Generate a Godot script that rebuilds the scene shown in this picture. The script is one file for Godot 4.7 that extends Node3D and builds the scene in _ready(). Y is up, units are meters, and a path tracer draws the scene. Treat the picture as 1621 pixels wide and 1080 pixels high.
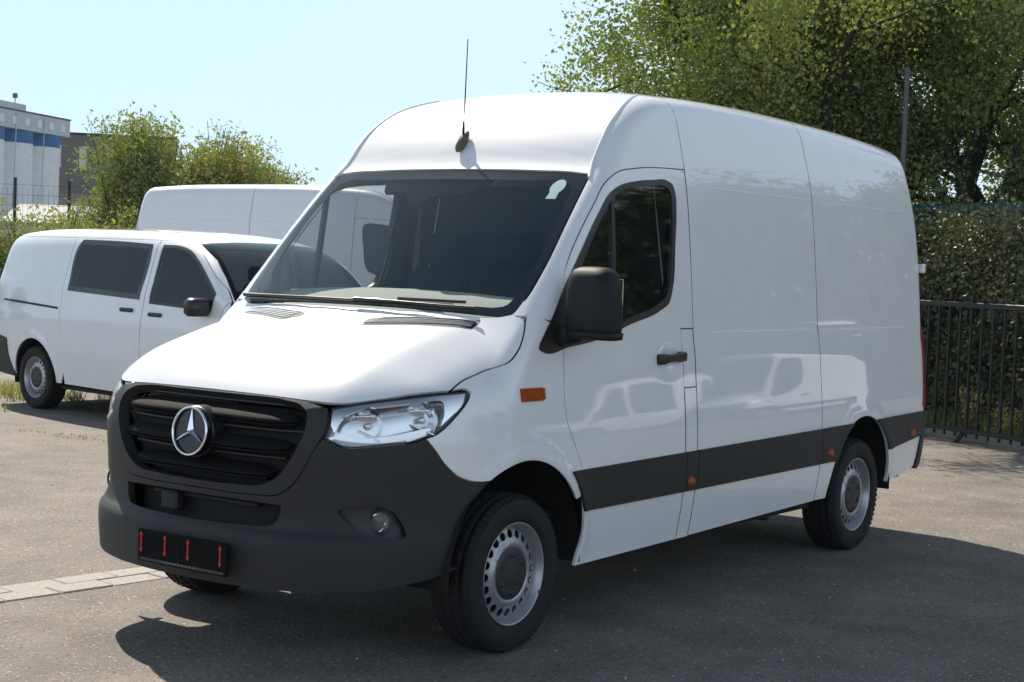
extends Node3D
# A white high-roof panel van on a sunny asphalt yard; two white vans, shrubs, silos, a fence, a hedge and trees behind it.

# ---------------------------------------------------------------- smooth car-body surface
class Body:
	var WY; var WT; var FZ; var PX; var HZ; var HX; var GZ; var GC; var TZ; var TX; var RZ
	var arches := []          # wheel centres (z, y)
	var arch_r := 0.485
	var cup := Vector3(2.258, 1.259, 0.018)
	var recess := true
	var vito := false
	static func tab(xs: Array, ys: Array, blur := 8) -> PackedFloat32Array:
		var n := xs.size()
		var m := []
		for i in n:
			if i == 0: m.append((ys[1] - ys[0]) / (xs[1] - xs[0]))
			elif i == n - 1: m.append((ys[n - 1] - ys[n - 2]) / (xs[n - 1] - xs[n - 2]))
			else:
				var h0: float = xs[i] - xs[i - 1]
				var h1: float = xs[i + 1] - xs[i]
				m.append(((ys[i] - ys[i - 1]) / h0 * h1 + (ys[i + 1] - ys[i]) / h1 * h0) / (h0 + h1))
		var a := PackedFloat32Array()
		a.resize(1402)
		var k := 0
		for j in 1402:
			var x := j * 0.005 - 0.5
			if x <= xs[0]: a[j] = ys[0] + (x - xs[0]) * m[0]
			elif x >= xs[n - 1]: a[j] = ys[n - 1] + (x - xs[n - 1]) * m[n - 1]
			else:
				while x > xs[k + 1]: k += 1
				var hh: float = xs[k + 1] - xs[k]
				var t: float = (x - xs[k]) / hh
				a[j] = (2 * t * t * t - 3 * t * t + 1) * ys[k] + (t * t * t - 2 * t * t + t) * hh * m[k] + (3 * t * t - 2 * t * t * t) * ys[k + 1] + (t * t * t - t * t) * hh * m[k + 1]
		for r in 2:
			var b := PackedFloat32Array()
			b.resize(1402)
			var s := 0.0
			for j in range(-blur, blur + 1): s += a[clampi(j, 0, 1401)]
			for j in 1402:
				b[j] = s / (2 * blur + 1)
				s += a[mini(j + blur + 1, 1401)] - a[maxi(j - blur, 0)]
			for j in range(blur * 2, 1402 - blur * 2): a[j] = b[j]
		return a
	func L(a: PackedFloat32Array, x: float) -> float:
		var s := clampf((x + 0.5) * 200.0, 0.0, 1399.0)
		var i := int(s)
		return a[i] + (a[i + 1] - a[i]) * (s - i)
	func smax(a: float, b: float, k: float) -> float:
		var h := maxf(k - absf(a - b), 0.0) / k
		return maxf(a, b) + h * h * k * 0.25
	func f(p: Vector3) -> float:
		var x := absf(p.x)
		var y := p.y
		var z := p.z
		var side := x - L(WY, y) - L(WT, z)
		if y < 1.0:
			for c: Vector2 in arches:
				var r := (Vector2(z, y) - c).length() - arch_r - 0.03
				if r < 0.16: side -= 0.010 * exp(-r * r * 900.0) * smoothstep(0.3, 0.45, y)
		if y > 1.15 and y < 1.36:
			var dz := z - cup.x
			var dy := y - cup.y
			if absf(dz) < 0.16: side += cup.z * exp(-(dz * dz / 0.005 + dy * dy / 0.0022))
		if recess and z > 2.5:
			var zz := smoothstep(2.56, 2.95, z) * (1.0 - smoothstep(4.95, 5.62, z))
			if y > 1.34 and y < 2.2: side += 0.0035 * zz * smoothstep(1.368, 1.386, y) * (1.0 - smoothstep(2.04, 2.16, y))
			side += 0.004 * zz * smoothstep(2.27, 2.37, y)
		var front := (L(FZ, y) + L(PX, x) - z) * 0.85
		var low := smax(front, (y - L(HZ, z) + L(HX, x)) * 0.93, 0.06)
		low = smax(low, side, 0.16)
		var cab := (L(GZ, y) + L(GC, y) * x * x - z) * 0.7
		cab = smax(smax(cab, y - L(TZ, z) + L(TX, x), 0.16), side, 0.09)
		var up := -smax(-low, -cab, 0.03)
		return smax(up, z - L(RZ, y) + 0.06 * x * x, 0.12)
	func normal(p: Vector3) -> Vector3:
		const h := 0.009
		var n := Vector3(1, -1, -1) * f(p + Vector3(h, -h, -h)) + Vector3(-1, -1, 1) * f(p + Vector3(-h, -h, h)) + Vector3(-1, 1, -1) * f(p + Vector3(-h, h, -h)) + Vector3(1, 1, 1) * f(p + Vector3(h, h, h))
		return n.normalized()
	func root(o: Vector3, d: Vector3, a: float, b: float) -> Vector3:   # outside at a, inside at b
		var fa := f(o + d * a)
		var fb := f(o + d * b)
		if fa < 0.0: return o + d * a
		if fb > 0.0: return o + d * b
		var last := 0
		for i in 14:
			var t := (a * fb - b * fa) / (fb - fa)
			var ft := f(o + d * t)
			if absf(ft) < 0.0002: return o + d * t
			if ft > 0.0:
				a = t; fa = ft
				if last == 1: fb *= 0.5
				last = 1
			else:
				b = t; fb = ft
				if last == 2: fa *= 0.5
				last = 2
		return o + d * ((a * fb - b * fa) / (fb - fa))
	func at(kind: String, u: float, v: float) -> Vector3:
		match kind:
			"S": return root(Vector3(-1.4, v, u), Vector3(1, 0, 0), 0.0, 1.3)
			"C": return root(Vector3(0, v, 1.3), Vector3(-sin(u), 0, -cos(u)), 1.8, 0.35)
			"R": return root(Vector3(0, 1.0 if vito else 1.35, v), Vector3(-cos(u), sin(u), 0), 1.8, 0.1)
			"T": return root(Vector3(u, 0, v), Vector3(0, 1, 0), 2.9, 0.6)
			"F": return root(Vector3(u, v, 0), Vector3(0, 0, 1), -0.4, 2.9)
			"B": return root(Vector3(u, v, 0), Vector3(0, 0, 1), 6.3, 3.0)
		return Vector3.ZERO

# ---------------------------------------------------------------- helpers
var M := {}
var rng := RandomNumberGenerator.new()
var B: Body

func lin(r: float, g: float, b: float, a := 1.0) -> Color:
	var c := Color(r, g, b).linear_to_srgb()
	c.a = a
	return c

func mat(called: String, c: Color, rough := 0.6, metal := 0.0) -> StandardMaterial3D:
	var m := StandardMaterial3D.new()
	m.resource_name = called
	m.albedo_color = c
	m.roughness = rough
	m.metallic = metal
	M[called] = m
	return m

func put(parent: Node, called: String, mesh: Mesh, m: Material, at := Vector3.ZERO) -> MeshInstance3D:
	var o := MeshInstance3D.new()
	o.name = called
	o.mesh = mesh
	o.material_override = m
	o.position = at
	parent.add_child(o, true)
	return o

func thing(called: String, label: String, category: String, at := Vector3.ZERO, turn := 0.0, group := "") -> Node3D:
	var o := Node3D.new()
	o.name = called
	add_child(o, true)
	o.position = at
	o.rotation.y = turn
	return tag(o, label, category, group)

func tag(o: Node3D, label: String, category: String, group := "") -> Node3D:
	o.set_meta("label", label)
	o.set_meta("category", category)
	if group: o.set_meta("group", group)
	return o

func again(o: Node3D, label: String, at: Vector3, turn := 0.0) -> Node3D:
	var c: Node3D = o.duplicate()
	c.name = String(o.name).rstrip("0123456789_")
	add_child(c, true)
	c.position = at
	c.rotation.y = turn
	c.set_meta("label", label)
	return c

func structure(o: Node3D) -> Node3D:
	o.set_meta("kind", "structure")
	return o

func num3(root: Node) -> void:   # leg, leg2 -> leg, leg_002
	for c in root.get_children():
		num3(c)

# --- outlines
func smooth(a: Array, step := 0.02) -> PackedVector2Array:
	var p := PackedVector2Array()
	for i in range(0, a.size(), 2): p.append(Vector2(a[i], a[i + 1]))
	var n := p.size()
	if n == 2:
		var out2 := PackedVector2Array()
		var k2 := maxi(1, int(ceil(p[0].distance_to(p[1]) / step)))
		for j in k2 + 1: out2.append(p[0].lerp(p[1], float(j) / k2))
		return out2
	var m := []
	var h := []
	for i in n - 1: h.append(maxf(p[i].distance_to(p[i + 1]), 1e-4))
	for i in n:
		if i == 0: m.append((p[1] - p[0]) / h[0])
		elif i == n - 1: m.append((p[n - 1] - p[n - 2]) / h[n - 2])
		else: m.append(((p[i] - p[i - 1]) / h[i - 1] * h[i] + (p[i + 1] - p[i]) / h[i] * h[i - 1]) / (h[i] + h[i - 1]))
	var out := PackedVector2Array()
	for i in n - 1:
		var k := maxi(1, int(ceil(h[i] / step)))
		for j in k:
			var t := float(j) / k
			out.append((2 * t * t * t - 3 * t * t + 1) * p[i] + (t * t * t - 2 * t * t + t) * h[i] * m[i] + (3 * t * t - 2 * t * t * t) * p[i + 1] + (t * t * t - t * t) * h[i] * m[i + 1])
	out.append(p[n - 1])
	return out

func loop(segs: Array, step := 0.02) -> PackedVector2Array:
	var out := PackedVector2Array()
	for s in segs:
		var q: PackedVector2Array = s if s is PackedVector2Array else smooth(s, step)
		for v in q:
			if out.is_empty() or out[out.size() - 1].distance_to(v) > 1e-4: out.append(v)
	if out[0].distance_to(out[out.size() - 1]) < 1e-4: out.remove_at(out.size() - 1)
	return out

func ring(a: Array, step := 0.02) -> PackedVector2Array:    # one closed smooth curve
	var n := a.size()
	var w := a.slice(n - 6) + a + a.slice(0, 6)
	var q := smooth(w, step)
	var first := Vector2(a[0], a[1])
	var out := PackedVector2Array()
	var on := false
	for v in q:
		if not on and v.distance_to(first) < 1e-5: on = true
		elif on and v.distance_to(first) < 1e-5: break
		if on: out.append(v)
	return out

func both(segs: Array, flip: float, step := 0.02) -> PackedVector2Array:   # half outline from the middle to the middle, mirrored about u = flip
	var half := loop(segs, step)
	var out := half.duplicate()
	for i in range(half.size() - 1, -1, -1):
		var v := Vector2(2 * flip - half[i].x, half[i].y)
		if v.distance_to(out[out.size() - 1]) > 1e-4 and v.distance_to(out[0]) > 1e-4: out.append(v)
	return out

func flip_loop(q: PackedVector2Array, about := 0.0) -> PackedVector2Array:
	var out := PackedVector2Array()
	for v in q: out.append(Vector2(2 * about - v.x, v.y))
	return out

func s2c(q: PackedVector2Array) -> PackedVector2Array:
	var out := PackedVector2Array()
	for v in q: out.append(Vector2(atan2(-B.at("S", v.x, v.y).x, 1.3 - v.x), v.y))
	return out

func s2r(q: PackedVector2Array) -> PackedVector2Array:
	var out := PackedVector2Array()
	for v in q: out.append(Vector2(atan2(v.y - (1.0 if B.vito else 1.35), -B.at("S", v.x, v.y).x), v.x))
	return out

func arc(c: Vector2, r: float, a0: float, a1: float, n := 24) -> PackedVector2Array:
	var out := PackedVector2Array()
	for i in n + 1:
		var a := deg_to_rad(lerpf(a0, a1, float(i) / n))
		out.append(c + Vector2(cos(a), sin(a)) * r)
	return out

func rect(a: float, b: float, c: float, d: float) -> PackedVector2Array:
	return loop([[a, b, c, b], [c, b, c, d], [c, d, a, d], [a, d, a, b]])

# --- a panel cut out of a surface: surf(u, v) -> [point, normal]
func cut(surf: Callable, outer: PackedVector2Array, holes: Array, cell: float, gap := 0.0, lip := 0.0) -> Array:
	if gap != 0.0:
		if Geometry2D.is_polygon_clockwise(outer): outer.reverse()
		var g := Geometry2D.offset_polygon(outer, -gap, Geometry2D.JOIN_MITER)
		if g.size():
			outer = g[0]
			for q in g:
				if q.size() > outer.size(): outer = q
	var V := PackedVector3Array()
	var N := PackedVector3Array()
	var I := PackedInt32Array()
	var UV := PackedVector2Array()
	var known := {}
	var lo := outer[0]
	var hi := outer[0]
	for v in outer:
		lo = lo.min(v)
		hi = hi.max(v)
	var nu := maxi(1, int(ceil((hi.x - lo.x) / cell)))
	var nv := maxi(1, int(ceil((hi.y - lo.y) / cell)))
	var du := (hi.x - lo.x) / nu
	var dv := (hi.y - lo.y) / nv
	var edge := {}
	var loops := [outer] + holes
	for q: PackedVector2Array in loops:
		for i in q.size():
			var a := (q[i] - lo) / Vector2(du, dv)
			var b := (q[(i + 1) % q.size()] - lo) / Vector2(du, dv)
			for cu in range(int(floor(minf(a.x, b.x) - 0.001)), int(floor(maxf(a.x, b.x) + 0.001)) + 1):
				for cv in range(int(floor(minf(a.y, b.y) - 0.001)), int(floor(maxf(a.y, b.y) + 0.001)) + 1):
					edge[Vector2i(cu, cv)] = true
	var vert := func(p: Vector2) -> int:
		var key := Vector2i(roundi(p.x * 20000.0), roundi(p.y * 20000.0))
		if known.has(key): return known[key]
		var r: Array = surf.call(p.x, p.y)
		V.append(r[0])
		N.append(r[1])
		UV.append(p)
		known[key] = V.size() - 1
		return V.size() - 1
	for i in nu:
		for j in nv:
			var c := PackedVector2Array([lo + Vector2(i * du, j * dv), lo + Vector2((i + 1) * du, j * dv), lo + Vector2((i + 1) * du, (j + 1) * dv), lo + Vector2(i * du, (j + 1) * dv)])
			if edge.has(Vector2i(i, j)):
				var parts: Array = Geometry2D.intersect_polygons(c, outer)
				for hq: PackedVector2Array in holes:
					var next := []
					for q in parts: next.append_array(Geometry2D.clip_polygons(q, hq))
					parts = next
				for q: PackedVector2Array in parts:
					var t := Geometry2D.triangulate_polygon(q)
					var ids := []
					for v in q: ids.append(vert.call(v))
					for k in t: I.append(ids[k])
			else:
				var mid := lo + Vector2((i + 0.5) * du, (j + 0.5) * dv)
				if not Geometry2D.is_point_in_polygon(mid, outer): continue
				var out := false
				for hq: PackedVector2Array in holes:
					if Geometry2D.is_point_in_polygon(mid, hq): out = true
				if out: continue
				var id := []
				for v in c: id.append(vert.call(v))
				I.append_array([id[0], id[1], id[2], id[0], id[2], id[3]])
	for t in range(0, I.size(), 3):
		if (V[I[t + 1]] - V[I[t]]).cross(V[I[t + 2]] - V[I[t]]).dot(N[I[t]]) > 0.0:
			var s := I[t + 1]
			I[t + 1] = I[t + 2]
			I[t + 2] = s
	if lip != 0.0:
		for q: PackedVector2Array in loops:
			var n := q.size()
			var P := []
			for v in q: P.append(surf.call(v.x, v.y))
			for i in n:
				var a: Array = P[i]
				var b: Array = P[(i + 1) % n]
				var a2: Vector3 = a[0] - a[1] * lip
				var b2: Vector3 = b[0] - b[1] * lip
				var fn: Vector3 = (b[0] - a[0]).cross(a[1]).normalized()
				# outward from the panel: away from a point just inside
				var base := V.size()
				for w in [a[0], b[0], b2, a2]:
					V.append(w)
					N.append(fn)
					UV.append(q[i])
				I.append_array([base, base + 1, base + 2, base, base + 2, base + 3])
	return [V, N, I, UV]

func mesh_of(a: Array, mirror := false) -> ArrayMesh:
	var V: PackedVector3Array = a[0].duplicate()
	var N: PackedVector3Array = a[1].duplicate()
	var I: PackedInt32Array = a[2].duplicate()
	if mirror:
		for i in V.size():
			V[i].x = -V[i].x
			N[i].x = -N[i].x
		for t in range(0, I.size(), 3):
			var s := I[t + 1]
			I[t + 1] = I[t + 2]
			I[t + 2] = s
	var arr := []
	arr.resize(Mesh.ARRAY_MAX)
	arr[Mesh.ARRAY_VERTEX] = V
	arr[Mesh.ARRAY_NORMAL] = N
	arr[Mesh.ARRAY_TEX_UV] = a[3]
	arr[Mesh.ARRAY_INDEX] = I
	var m := ArrayMesh.new()
	m.add_surface_from_arrays(Mesh.PRIMITIVE_TRIANGLES, arr)
	return m

func skin(kind: String, off := 0.0) -> Callable:
	var b := B
	return func(u: float, v: float) -> Array:
		var p := b.at(kind, u, v)
		var n := b.normal(p)
		return [p + n * off, n]

# one body panel (and its mirror image on the other side)
func panel(parent: Node, called: String, kind: String, outer: PackedVector2Array, holes: Array, m: Material, cell := 0.04, off := 0.0, gap := 0.003, lip := 0.012, sides := 1) -> Array:
	var a := cut(skin(kind, off), outer, holes, cell, gap, lip)
	var out := [put(parent, called, mesh_of(a), m)]
	if sides == 2: out.append(put(parent, called, mesh_of(a, true), m))
	return out

# --- generic meshes
func lathe(prof: Array, seg: int, axis := "x", sharp := true) -> ArrayMesh:   # prof: [along, radius, ...]
	var st := SurfaceTool.new()
	st.begin(Mesh.PRIMITIVE_TRIANGLES)
	var n := prof.size() / 2
	for i in n - 1:
		st.set_smooth_group(i + 1 if sharp else 1)
		for j in seg:
			var a0 := TAU * j / seg
			var a1 := TAU * (j + 1) / seg
			var q := []
			for e in [[i, a0], [i + 1, a0], [i + 1, a1], [i, a1]]:
				var l: float = prof[e[0] * 2]
				var r: float = prof[e[0] * 2 + 1]
				var p := Vector3(l, r * cos(e[1]), r * sin(e[1]))
				if axis == "y": p = Vector3(p.y, p.x, p.z)
				elif axis == "z": p = Vector3(p.y, p.z, p.x)
				q.append(p)
			for k in ([0, 2, 1, 0, 3, 2] if axis == "y" else [0, 1, 2, 0, 2, 3]): st.add_vertex(q[k])
	st.generate_normals()
	return st.commit()

func boxes(list: Array) -> ArrayMesh:      # list of [centre, size] or [centre, size, basis]; bevelled a little
	var st := SurfaceTool.new()
	st.begin(Mesh.PRIMITIVE_TRIANGLES)
	for e in list: add_box(st, e[0], e[1], e[2] if e.size() > 2 else Basis(), e[3] if e.size() > 3 else 0.0)
	st.generate_normals()
	return st.commit()

func add_box(st: SurfaceTool, c: Vector3, s: Vector3, b := Basis(), bevel := 0.0) -> void:
	var h := s * 0.5
	st.set_smooth_group(-1)
	if bevel <= 0.0:
		for ax in 3:
			for sg in [-1.0, 1.0]:
				var n := Vector3.ZERO
				n[ax] = sg
				var u := Vector3.ZERO
				u[(ax + 1) % 3] = 1.0
				var w := n.cross(u)
				var q := []
				for e in [[-1, -1], [1, -1], [1, 1], [-1, 1]]: q.append(c + b * ((n + u * e[0] + w * e[1]) * h))
				for k in [0, 2, 1, 0, 3, 2]: st.add_vertex(q[k])
		return
	var r := minf(bevel, minf(h.x, minf(h.y, h.z)) * 0.99)
	var inn := h - Vector3(r, r, r)
	for ax in 3:
		for sg in [-1.0, 1.0]:
			var n := Vector3.ZERO
			n[ax] = sg
			var u := Vector3.ZERO
			u[(ax + 1) % 3] = 1.0
			var w := n.cross(u)
			var q := []
			for e in [[-1, -1], [1, -1], [1, 1], [-1, 1]]: q.append(c + b * (n * h + (u * e[0] + w * e[1]) * inn))
			for k in [0, 2, 1, 0, 3, 2]: st.add_vertex(q[k])
	for ax in 3:
		var u1 := (ax + 1) % 3
		var u2 := (ax + 2) % 3
		for s1 in [-1.0, 1.0]:
			for s2 in [-1.0, 1.0]:
				var q := []
				for e in [[-1, 0], [1, 0], [1, 1], [-1, 1]]:
					var p := Vector3.ZERO
					p[ax] = inn[ax] * e[0]
					p[u1] = s1 * (h[u1] if e[1] == 0 else inn[u1])
					p[u2] = s2 * (inn[u2] if e[1] == 0 else h[u2])
					q.append(c + b * p)
				for k in ([0, 1, 2, 0, 2, 3] if s1 * s2 > 0 else [0, 2, 1, 0, 3, 2]): st.add_vertex(q[k])
	for sx in [-1.0, 1.0]:
		for sy in [-1.0, 1.0]:
			for sz in [-1.0, 1.0]:
				var s3 := Vector3(sx, sy, sz)
				var q := [c + b * (s3 * Vector3(h.x, inn.y, inn.z)), c + b * (s3 * Vector3(inn.x, h.y, inn.z)), c + b * (s3 * Vector3(inn.x, inn.y, h.z))]
				for k in ([0, 2, 1] if sx * sy * sz > 0 else [0, 1, 2]): st.add_vertex(q[k])

func add_tube(st: SurfaceTool, pts: Array, radii: Array, seg := 8, cap := true) -> void:
	var rings := []
	var up := Vector3(0.13, 0.2, 0.97).normalized()
	for i in pts.size():
		var d: Vector3 = (pts[mini(i + 1, pts.size() - 1)] - pts[maxi(i - 1, 0)]).normalized()
		var x := d.cross(up)
		if x.length() < 0.1: x = d.cross(Vector3(1, 0, 0))
		x = x.normalized()
		var y := x.cross(d).normalized()
		var r := []
		for k in seg:
			var a := TAU * k / seg
			r.append(pts[i] + (x * cos(a) + y * sin(a)) * radii[mini(i, radii.size() - 1)])
		rings.append(r)
	st.set_smooth_group(1)
	for i in pts.size() - 1:
		for k in seg:
			var l := (k + 1) % seg
			for v in [rings[i][k], rings[i + 1][l], rings[i + 1][k], rings[i][k], rings[i][l], rings[i + 1][l]]: st.add_vertex(v)
	if cap:
		st.set_smooth_group(-1)
		for e in [0, pts.size() - 1]:
			for k in range(1, seg - 1):
				for v in ([rings[e][0], rings[e][k + 1], rings[e][k]] if e else [rings[e][0], rings[e][k], rings[e][k + 1]]): st.add_vertex(v)

func tube(pts: Array, radii: Array, seg := 8) -> ArrayMesh:
	var st := SurfaceTool.new()
	st.begin(Mesh.PRIMITIVE_TRIANGLES)
	add_tube(st, pts, radii, seg)
	st.generate_normals()
	return st.commit()

# rounded, tapered solid lofted from rounded-rectangle rings: each [centre, half x axis vector, half y axis vector, power]
func loft(rings: Array, seg := 28) -> ArrayMesh:
	var st := SurfaceTool.new()
	st.begin(Mesh.PRIMITIVE_TRIANGLES)
	var R := []
	for e in rings:
		var r := []
		for k in seg:
			var a := TAU * k / seg
			var pw: float = 2.0 / e[3]
			r.append(e[0] + e[1] * (signf(cos(a)) * pow(absf(cos(a)), pw)) + e[2] * (signf(sin(a)) * pow(absf(sin(a)), pw)))
		R.append(r)
	st.set_smooth_group(1)
	for i in R.size() - 1:
		for k in seg:
			var l := (k + 1) % seg
			for v in [R[i][k], R[i + 1][k], R[i + 1][l], R[i][k], R[i + 1][l], R[i][l]]: st.add_vertex(v)
	for e in [0, R.size() - 1]:
		var c := Vector3.ZERO
		for v in R[e]: c += v / seg
		for k in seg:
			var l := (k + 1) % seg
			for v in ([c, R[e][l], R[e][k]] if e else [c, R[e][k], R[e][l]]): st.add_vertex(v)
	st.generate_normals()
	return st.commit()

func volume(m: ArrayMesh) -> float:
	var a := m.surface_get_arrays(0)
	var V: PackedVector3Array = a[Mesh.ARRAY_VERTEX]
	var s := 0.0
	if a[Mesh.ARRAY_INDEX] != null:
		var I: PackedInt32Array = a[Mesh.ARRAY_INDEX]
		for t in range(0, I.size(), 3): s += V[I[t]].dot(V[I[t + 1]].cross(V[I[t + 2]]))
	else:
		for t in range(0, V.size(), 3): s += V[t].dot(V[t + 1].cross(V[t + 2]))
	return s


# ---------------------------------------------------------------- wheels
func make_wheel(parent: Node, at: Vector3, flip: bool, scale := 1.0, holes_n := 20) -> Node3D:
	var w := Node3D.new()
	w.name = "wheel"
	parent.add_child(w, true)
	w.position = at
	if flip: w.rotation.y = PI
	w.scale = Vector3.ONE * scale
	if not M.has("wheel_meshes"):
		var st := SurfaceTool.new()
		st.begin(Mesh.PRIMITIVE_TRIANGLES)
		var ty := lathe([-0.080, 0.216, -0.094, 0.220, -0.106, 0.236, -0.1125, 0.240, -0.1165, 0.262, -0.1175, 0.285, -0.1145, 0.309, -0.108, 0.324, -0.1, 0.334, -0.088, 0.341, -0.062, 0.345, -0.061, 0.337, -0.053, 0.337, -0.052, 0.346, -0.018, 0.347, -0.017, 0.338, -0.008, 0.338, -0.007, 0.348, 0.03, 0.347, 0.031, 0.338, 0.04, 0.338, 0.041, 0.346, 0.088, 0.341, 0.1, 0.334, 0.1165, 0.285, 0.112, 0.24, 0.08, 0.216], 72, "x", false)
		st.append_from(ty, 0, Transform3D())
		for k in 64:
			var a := TAU * k / 64
			st.append_from(boxes([[Vector3(-0.094, 0.3335, 0), Vector3(0.034, 0.012, 0.021), Basis(Vector3(0, 0, 1), 0.5)], [Vector3(-0.035, 0.3455, 0.004), Vector3(0.03, 0.007, 0.024), Basis(Vector3(0, 1, 0), 0.3)], [Vector3(0.0115, 0.3455, 0.01), Vector3(0.032, 0.007, 0.024), Basis(Vector3(0, 1, 0), 0.3)], [Vector3(0.065, 0.3425, 0.0), Vector3(0.04, 0.007, 0.024)]]), 0, Transform3D(Basis(Vector3(1, 0, 0), a), Vector3.ZERO))
		var holes := []
		for k in holes_n:
			var c := Vector2(cos(TAU * k / holes_n), sin(TAU * k / holes_n)) * 0.1745
			var q := PackedVector2Array()
			for j in 14: q.append(c + Vector2(cos(TAU * j / 14), sin(TAU * j / 14)) * 0.019)
			holes.append(q)
		var prof := Body.tab([0.0, 0.10, 0.118, 0.135, 0.15, 0.175, 0.195, 0.21], [-0.074, -0.074, -0.087, -0.091, -0.080, -0.072, -0.064, -0.050], 0)
		var surf := func(u: float, v: float) -> Array:
			var r := Vector2(u, v).length()
			var i := (r + 0.5) * 200.0
			var x0: float = lerpf(prof[int(i)], prof[int(i) + 1], i - int(i))
			var sl: float = (prof[int(i) + 1] - prof[int(i)]) / 0.005
			var d := Vector2(u, v) / maxf(r, 1e-4)
			return [Vector3(x0, v, u), Vector3(-1.0, sl * d.y, sl * d.x).normalized()]
		var disc := cut(surf, arc(Vector2.ZERO, 0.208, 0, 360, 64).slice(0, 64), holes, 0.016, 0.0, 0.006)
		var lip := lathe([0.09, 0.222, -0.07, 0.212, -0.088, 0.218, -0.1, 0.226, -0.104, 0.2275, -0.105, 0.223, -0.1, 0.2185, -0.086, 0.213, -0.075, 0.206, -0.03, 0.198, 0.0, 0.196], 72, "x", false)
		var cap := lathe([-0.062, 0.119, -0.083, 0.1185, -0.090, 0.112, -0.092, 0.085, -0.089, 0.06, -0.093, 0.045, -0.095, 0.02, -0.095, 0.001], 48, "x", false)
		var bolts := SurfaceTool.new()
		bolts.begin(Mesh.PRIMITIVE_TRIANGLES)
		bolts.append_from(cap, 0, Transform3D())
		for k in 6:
			bolts.append_from(lathe([-0.08, 0.014, -0.097, 0.012, -0.099, 0.001], 6, "x", false), 0, Transform3D(Basis(), Vector3(0, cos(TAU * k / 6) * 0.083, sin(TAU * k / 6) * 0.083)))
		M["wheel_meshes"] = [st.commit(), mesh_of(disc), lip, bolts.commit(), lathe([0.06, 0.001, 0.06, 0.19, 0.0, 0.19, -0.01, 0.17, -0.02, 0.001], 32, "x", true)]
	var L: Array = M["wheel_meshes"]
	put(w, "tyre", L[0], M.rubber)
	put(w, "rim_disc", L[1], M.rim)
	put(w, "rim", L[2], M.rim)
	put(w, "hub_cap", L[3], M.cap)
	put(w, "brake_drum", L[4], M.black)
	return w

func make_star(parent: Node, at: Vector3, r: float) -> void:   # ringed three-pointed emblem facing -z
	var e := Node3D.new()
	e.name = "emblem"
	parent.add_child(e, true)
	e.position = at
	e.rotation.x = 0.10
	put(e, "emblem_plate", lathe([-0.004, 0.001, -0.004, r * 0.97, 0.004, r * 0.99, 0.02, r * 0.99], 48, "z", true), M.black_gloss)
	var rn := []
	for k in 13:
		var a := TAU * k / 12
		rn.append_array([-0.012 + 0.0075 * sin(a), r * 0.945 + r * 0.055 * cos(a)])
	put(e, "emblem_ring", lathe(rn, 64, "z", false), M.chrome)
	var st := SurfaceTool.new()
	st.begin(Mesh.PRIMITIVE_TRIANGLES)
	st.set_smooth_group(-1)
	for k in 3:
		var a := TAU * k / 3
		var d := Vector3(sin(a), cos(a), 0)
		var s := Vector3(cos(a), -sin(a), 0)
		var tip := d * r * 0.91 + Vector3(0, 0, -0.012)
		var base := Vector3(0, 0, -0.028)
		for sg in [-1.0, 1.0]:
			var a2: float = a + sg * TAU / 6
			var notch := Vector3(sin(a2), cos(a2), 0) * r * 0.15 + Vector3(0, 0, -0.006)
			var q := [base, tip, notch] if sg > 0 else [base, notch, tip]
			for v in q: st.add_vertex(v)
	st.generate_normals()
	put(e, "emblem_star", st.commit(), M.chrome)

func sprinter_body() -> Body:
	var b := Body.new()
	b.WY = Body.tab([.2, .35, .5, .7, .9, 1.1, 1.38, 1.8, 2.13, 2.35, 2.5, 2.7], [.96, .975, 1.0, 1.012, 1.008, .990, .965, .928, .888, .842, .802, .74])
	b.WT = Body.tab([0, 1.2, 3, 5, 5.9], [0, 0, 0, -.012, -.04])
	b.FZ = Body.tab([.15, .22, .30, .42, .53, .552, .580, .62, .75, .95, 1.05, 1.13, 1.25], [.11, .045, -.010, -.034, -.038, -.033, -.002, .010, .008, .0, .025, .08, .2], 1)
	b.PX = Body.tab([0, .25, .5, .7, .85, .95, 1.0, 1.05], [0, .012, .06, .15, .29, .47, .62, .8])
	b.HZ = Body.tab([0, .083, .16, .3, .6, .95, 1.5, 5.9], [1.0, 1.107, 1.176, 1.250, 1.354, 1.44, 1.53, 1.53])
	b.HX = Body.tab([0, .3, .55, .66, .75, .85, .95], [0, .005, .018, .036, .078, .135, .20], 4)
	b.GZ = Body.tab([.0, 1.0, 1.2, 1.465, 1.8, 2.10, 2.17, 2.30, 2.42, 2.52, 2.7], [.60, .60, .70, .975, 1.335, 1.660, 1.735, 1.835, 1.945, 2.07, 2.5], 4)
	b.GC = Body.tab([1.3, 1.45, 2.15, 2.6], [.21, .20, .09, .12])
	b.TZ = Body.tab([1.8, 2.2, 2.6, 3.2, 4.2, 5.2, 5.9], [2.53, 2.60, 2.632, 2.65, 2.645, 2.615, 2.56])
	b.TX = Body.tab([0, .4, .7, .9], [0, .012, .045, .10])
	b.RZ = Body.tab([.4, .8, 1.4, 2.2, 2.6], [5.84, 5.86, 5.86, 5.80, 5.72])
	b.arches = [Vector2(1.0, .36), Vector2(4.656, .36)]
	return b

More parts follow.
